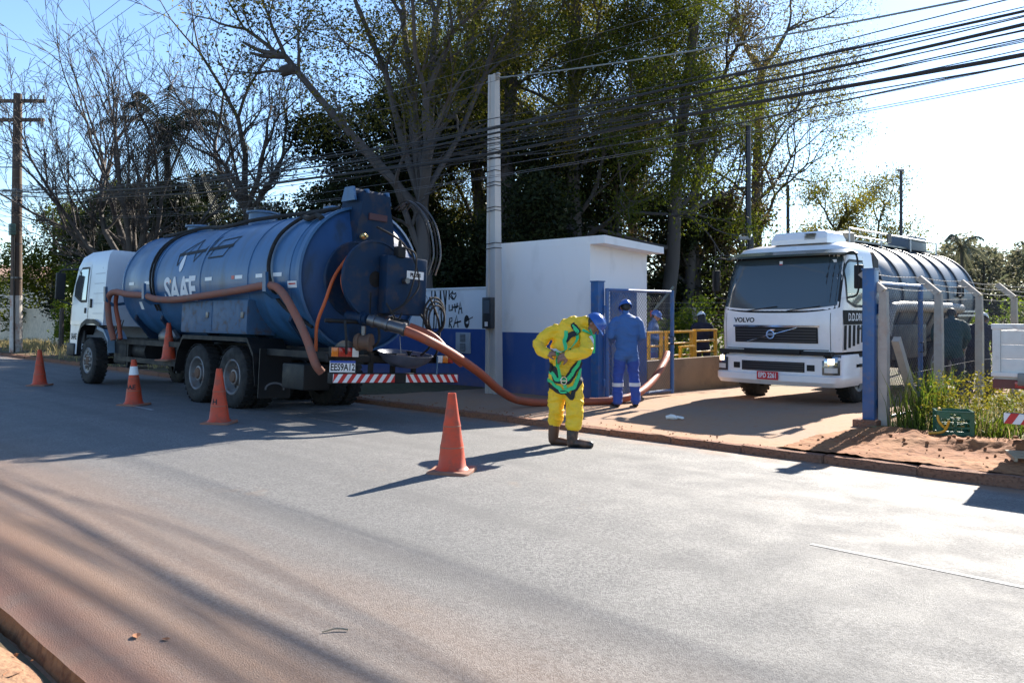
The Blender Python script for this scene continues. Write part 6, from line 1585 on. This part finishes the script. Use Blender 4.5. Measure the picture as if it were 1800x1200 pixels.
# ------------------------------------------------------------------ grass and weeds
def blades(name, pts, h, w, m, seed, lean=.35):
    rs = np.random.RandomState(seed); pts = np.asarray(pts); N = len(pts); a = rs.uniform(0, 6.283, N); hh = h * rs.uniform(.45, 1.2, N); ww = w * rs.uniform(.7, 1.3, N)
    d = np.stack([np.cos(a), np.sin(a), np.zeros(N)], 1); s = np.stack([-np.sin(a), np.cos(a), np.zeros(N)], 1); up = np.array([0, 0, 1.]); l1 = lean * rs.uniform(.2, 1.4, N)
    v = np.empty((N, 5, 3)); mid = pts + d * (hh * l1 * .3)[:, None] + up * (hh * .55)[:, None]
    v[:, 0] = pts - s * ww[:, None]; v[:, 1] = pts + s * ww[:, None]; v[:, 2] = mid + s * (ww * .8)[:, None]; v[:, 4] = mid - s * (ww * .8)[:, None]; v[:, 3] = pts + d * (hh * l1)[:, None] + up * (hh * (1 - .3 * l1))[:, None]
    F = [(5 * i, 5 * i + 1, 5 * i + 2, 5 * i + 4) for i in range(N)] + [(5 * i + 4, 5 * i + 2, 5 * i + 3) for i in range(N)]
    me = bpy.data.meshes.new(name); me.from_pydata(v.reshape(-1, 3).tolist(), [], F); me.materials.append(m); me.update(); o = bpy.data.objects.new(name, me); C.objects.link(o); return o
rs = np.random.RandomState(9)
def scatter(n, x0, x1, y0, y1, z, clump=0, cs=.2):
    if clump:
        c = np.stack([rs.uniform(x0, x1, clump), rs.uniform(y0, y1, clump)], 1)[rs.randint(0, clump, n)] + rs.normal(0, cs, (n, 2))
    else: c = np.stack([rs.uniform(x0, x1, n), rs.uniform(y0, y1, n)], 1)
    return np.concatenate([c, np.full((n, 1), z)], 1)
grass_g = leaf_mat('grass_green', (.05, .09, .018), (.15, .18, .04), .35); grass_y = leaf_mat('grass_dry', (.22, .19, .09), (.34, .28, .15), .35)
stuff(blades('tall_grass', scatter(330, -4.25, -3.6, 12.0, 13.2, -.1, 9, .1), .85, .007, grass_g, 1, .5), 'tall green grass at the foot of the fence posts', 'grass')
stuff(blades('weeds', scatter(1100, -4.3, -2.4, 11.9, 15.5, -.1, 34, .16), .36, .009, grass_g, 2, .6), 'tangled green weeds along the fence', 'weeds')
stuff(blades('dry_grass', scatter(2600, -4.2, -1.2, 12.0, 16, -.1, 40, .25), .35, .006, grass_y, 3, .7), 'pale dry grass in front of the white truck bed', 'grass')
stuff(blades('short_grass', scatter(9000, -4.2, 3, 11.75, 20, -.09), .12, .006, grass_g, 4, .8), 'short grass on the lot around the white truck bed', 'grass')
stuff(blades('verge_weeds', scatter(4000, -48, -23, 9.6, 12.6, -.06, 120, .35), .4, .012, grass_y, 5, .7), 'dry weeds on the shaded verge left of the white cab', 'weeds')
stuff(blades('yard_weeds', scatter(3500, -22, -10.6, 18, 26, -.25, 80, .4), .7, .014, grass_g, 6, .6), 'green weeds in the yard behind the railings', 'weeds')
cl = MB(); rc = random.Random(12); ico = bmesh.new(); bmesh.ops.create_icosphere(ico, subdivisions=1, radius=1); iv = [v.co.copy() for v in ico.verts]; ico.verts.index_update(); ifc = [[v.index for v in f.verts] for f in ico.faces]; ico.free()
for q in range(620):
    if q < 340:
        x = rc.uniform(-4.5, 3); y = 9.2 + 2.3 * rc.random() ** .8; z = dirt_z(x, y); r0 = rc.uniform(.005, .026) * (1.2 if abs(y - 10.5) < .35 else .8)
    elif q < 520: x = rc.uniform(-14, -4.4); y = rc.uniform(9.0, 9.5); z = -.095; r0 = rc.uniform(.004, .014)
    else: x = rc.uniform(-7, -2); y = rc.uniform(.4, 1.2); z = -.035; r0 = rc.uniform(.003, .012)
    sq = Vector((rc.uniform(.7, 1.4), rc.uniform(.7, 1.4), rc.uniform(.5, .9))); a = rc.uniform(0, 6.28); rt_ = Matrix.Rotation(a, 3, 'Z')
    cl.add([rt_ @ Vector((v.x * sq.x, v.y * sq.y, v.z * sq.z)) * r0 * rc.uniform(.8, 1.2) + Vector((x, y, z + r0 * .3)) for v in iv], ifc)
stuff(cl.build('soil_clods', soil, smooth=25, fix=False), 'loose red soil clods and grit on the verges', 'soil')
lw = leaf_mesh('leafy_weeds', scatter(420, -4.2, -2.2, 12.0, 15.0, .06, 30, .16) + np.concatenate([np.zeros((420, 2)), rs.uniform(0, .62, (420, 1)) ** 1.3], 1), 9, .12, .055, lf_olive, None, 8); stuff(lw, 'small-leaved weeds between the crate and the fence', 'weeds')

# ------------------------------------------------------------------ poles, lamps, overhead cables, far background
wood_pole_m = mat('pole_wood', (.11, .075, .055), .9, var=.25, col2=(.05, .035, .03), c2amt=.6, c2scale=3, stretch=(1, 1, .2))
pale_foot = mat('painted_foot', (.50, .46, .42), .9, var=.15, col2=(.32, .14, .085), c2amt=.9, c2scale=2.5)
WP = Vector((-37.2, 9.55, -.1))
wp = thing('wooden_pole', 'dark wooden utility pole with two crossarms and a whitewashed foot', 'pole', WP, (0, .0, .0))
LNX = .22
b = MB(); b.tube([(0, 0, 2.3), (.06, 0, 5), (LNX, 0, 10.3)], [.215, .2, .16], 12); b.build('shaft', wood_pole_m, wp)
b = MB(); b.tube([(-.04, 0, 0), (0, 0, 2.3)], [.24, .216], 12); b.build('whitewashed_foot', pale_foot, wp)
CA = Vector((.712, .702, 0))
for z, l_ in ((10.0, 1.15), (9.25, 1.1)):
    c = Vector((LNX, -.05, z)); q = MB(); w_ = CA
    rot = Matrix.Rotation(math.atan2(w_.y, w_.x), 3, 'Z'); q.box(c, (2 * l_, .11, .13), rot=rot); arm = q.build('crossarm', wood_pole_m, wp, smooth=0)
    for s in (-.95, -.55, .5, .95):
        up_ = z > 9.5; q = MB(); q.lathe([(.025, 0), (.05, .02), (.03, .05), (.06, .07), (.035, .11), (.05, .13), (.02, .17)], Matrix.Translation(c + w_ * l_ * s + Vector((0, 0, .065 if up_ else -.24))), 8); q.build('insulator', mat('glass_insulator', (.30, .33, .33), .2), arm)
    for s in (-1, 1): MB().tube([c + w_ * .6 * s - Vector((0, 0, .06)), Vector((LNX - .02, -.03, z - .55))], .016, 5).build('arm_brace', black_metal, wp)
MB().box((.22, -.2, 4.9), (.3, .2, .45), bev=.03).build('junction_box', mat('box_green', (.10, .17, .14), .5), wp)
for z in (6.1, 6.25, 6.4, 6.5, 3.0): MB().lathe([(.20 - (z > 5) * .01 + .012, -.03), (.20 - (z > 5) * .01 + .012, .03)], Matrix.Translation((.03 + z * .016, 0, z)), 12, cap=False).build('metal_band', steel, wp)
MB().tube([(.2, -.12, 0), (.21, -.13, 2.3), (.26, -.13, 5)], .03, 6).build('conduit', black_metal, wp)
# lamp posts in the yard
def lamp(label, x, y, z0, H, arm=.35):
    p = thing('lamp_post', label, 'lamp post', (x, y, z0), group='dark lamp posts in the yard'); m = mat('lamp_dark', (.03, .032, .045), .5, var=.2)
    MB().tube([(0, 0, 0), (0, 0, H)], [.1, .08], 8).build('shaft', m, p); c = sd(-arm * .6, H - .02)
    MB().tube([(0, 0, H - .08), c], .025, 6).build('arm', m, p); MB().box(c, (.32, .2, .1), bev=.02, rot=Matrix.Rotation(CAMZ, 3, 'Z')).build('lamp_head', mat('lamp_grey', (.3, .3, .3), .5), p)
lamp('tall dark lamp post rising behind the white truck cab', -12.95, 23.74, -.25, 7.7, .12)
lamp('dark lamp post with side head right of the cab roof', -18.55, 37.87, -.2, 7.9, .6)
lamp('dark lamp post standing against the bright sky behind the tank', -16.48, 46.94, -.1, 9.4, .05)
lamp('short dark lamp post beside the cab with two small heads', -11.7, 21.6, -.25, 3.9, .3)
# far yard fence behind the railings
yf = thing('rear_fence', 'barbed wire fence on thin posts behind the workers at the railing', 'fence', (-14.0, 18.6, -.25))
for k in range(6): MB().box((k * 1.3, k * 1.6, .95), (.09, .09, 1.9)).build('post', post_conc, yf, smooth=0)
for z in (1.5, 1.7, 1.9, 2.05): barbed(yf, (0, 0, z), (6.5, 8., z), .02, .3)
tool = thing('leaning_tripod', 'dark tripod pole with a red clamp behind the railing', 'tripod', (-11.9, 17.0, -.2))
MB().tube([(0, 0, 0), sd(.05, 1.75)], .05, 8).build('leg', black_metal, tool); MB().tube([sd(.5, 0, .1), sd(.05, 1.75), sd(.55, 2.35)], .035, 8).build('pole', mat('tool_grey', (.14, .17, .15), .6), tool); MB().box(sd(.06, 1.68), (.16, .16, .16), bev=.04).build('clamp', mat('tool_red', (.5, .05, .03), .5), tool)
# old wooden fence stumps and a pale house at the far left
stw = mat('old_post', (.085, .07, .06), .95, var=.3)
for i, (x, y, h, w_) in enumerate(((-36.4, 11.4, 1.9, .28), (-35.2, 11.5, 2.0, .14), (-34.0, 11.3, 2.3, .2), (-32.4, 11.5, 1.7, .2), (-31.9, 11.4, 1.9, .14), (-38.6, 11.6, 1.8, .2))):
    b = MB(); b.tube([(0, 0, 0), (.03, .02, h * .5), (.0, .05, h)], [w_ * .55, w_ * .5, w_ * .45], 7); o = b.build('fence_stump', stw); o.location = (x, y, -.12)
    tag(o, ['thick dark stump post just right of the wooden pole', 'thin dark post second from the wooden pole', 'tallest dark post in the row beside the wooden pole', 'leaning dark post nearest the white cab', 'thin dark post in front of the white cab', 'dark post hidden at the left of the wooden pole'][i], 'fence post', 'old wooden fence posts')
hs = thing('far_house', 'pale house with a low roof far behind the wooden pole', 'house', (-70.5, 17.5, -.2))
MB().box((0, 0, 2.0), (7, 5, 4.0)).build('wall', mat('house_pale', (.62, .60, .55), .85, var=.08), hs, smooth=0); rm = MB(); rm.prism([(-4, 4.0), (4, 4.0), (4, 4.25), (0, 5.3), (-4, 4.25)], -2.8, 2.8); rm.build('roof', mat('house_roof', (.35, .22, .16), .9, var=.15), hs, smooth=0)
MB().box((1.2, -2.52, 2.0), (1.2, .06, 1.2)).build('window', glass_dark, hs, smooth=0)
sw = tag(MB().box((0, 0, .95), (14, .18, 1.9)).build('low_wall', mat('sunlit_wall', (.60, .50, .38), .9, var=.2)), 'low sunlit tan wall far behind the fence stumps', 'low wall'); sw.location = (-52, 14.2, -.15)
# cables along the road: quadratic sag between the wooden pole and one beyond the picture
cable_m = mat('cable_black', (.012, .012, .014), .55); cable_g = mat('cable_grey', (.10, .10, .11), .5)
rr_ = random.Random(8)
def cable(label, y0, z0, k, x_lo=-37, x_hi=26, r=.011, m=cable_m, xm=-4., wob=.0, dy=0., group='overhead cables along the road'):
    y0 -= .45; z0 = 1.5 + (z0 - 1.5) * .955; b = MB(); P = []
    ph = rr_.uniform(0, 6)
    for i in range(61):
        x = x_lo + (x_hi - x_lo) * i / 60; P.append((x, y0 + dy * (x - x_lo) / 60 + wob * math.sin(x * .9 + ph), z0 + k * (x - xm) ** 2 + wob * math.sin(x * .7 + ph * 2)))
    b.tube(P, r * (.68 if r > .02 else .55), 5, cap=False); o = b.build('overhead_cable', m, smooth=60, fix=False); return tag(o, label, 'cable', group)
bundle = [(9.45, 4.62, .0017, .012), (9.5, 4.52, .0018, .022), (9.42, 4.42, .0018, .013), (9.5, 4.38, .0019, .010), (9.35, 4.33, .0019, .026), (9.45, 4.27, .0019, .012), (9.5, 4.22, .0019, .010), (9.4, 4.18, .002, .013), (9.45, 4.12, .002, .010), (9.4, 4.07, .002, .034), (9.55, 4.02, .002, .012), (9.35, 4.45, .0018, .009), (9.5, 4.3, .002, .009), (9.55, 4.55, .0017, .009), (9.3, 4.16, .0021, .009)]
special = {.034: 'thickest black cable, near the bottom of the sagging bundle', .026: 'thick black cable in the middle of the sagging bundle', .022: 'thick black cable near the top of the sagging bundle'}
for y, z, k, r in bundle: cable(special.get(r, 'thin black telephone cable in the sagging bundle over the far kerb'), y, z, k, r=r, wob=.025)
cable('lowest looped black cable hanging under the bundle at the right', 9.5, 3.93, .0027, -14, 26, .014, xm=-3.5, wob=.05)
for z, y, w_ in ((4.28, 10.9, 'highest'), (4.06, 10.7, 'middle'), (3.98, 10.5, 'lowest')): cable(w_ + ' of the three thin wires below the black bundle at the right', y, z, .002, -37, 26, .008, cable_g, xm=-9, group='thin lower wires')
for z, y, w_ in ((5.15, 9.2, 'lower'), (5.5, 9.35, 'upper')): cable(w_ + ' of the two thin wires above the black bundle in the top right corner', y, z, .0016, -37, 26, .006, cable_g, group='thin upper wires')
def span(label, a, b_, sag, r, m=cable_m, group=None):
    b = MB(); a = Vector(a); b_ = Vector(b_); b.tube([a.lerp(b_, i / 40) - Vector((0, 0, 4 * sag * (i / 40) * (1 - i / 40))) for i in range(41)], r, 5, cap=False); o = b.build('overhead_wire', m, smooth=60, fix=False); return tag(o, label, 'cable', group)
for s, w_ in ((-.95, 'left'), (-.5, 'middle'), (.5, 'right')): span('thin power line from the ' + w_ + ' insulator of the top crossarm', WP + Vector((.22, 0, 10.2)) + CA * 1.15 * s, Vector((22, 8.2 + s, 11.5)), .7, .007, cable_g, 'power lines on the top crossarm')
span('twisted service cable from the concrete pole top to the bundle at the right', (-11.78, 11.55, 6.2), (-1.0, 9.6, 4.75), .12, .013, mat('cable_twist', (.2, .22, .22), .4))
span('thin drop wire from the concrete pole to the left', (-12.0, 11.55, 4.8), (-37, 9.6, 6.6), .5, .008)
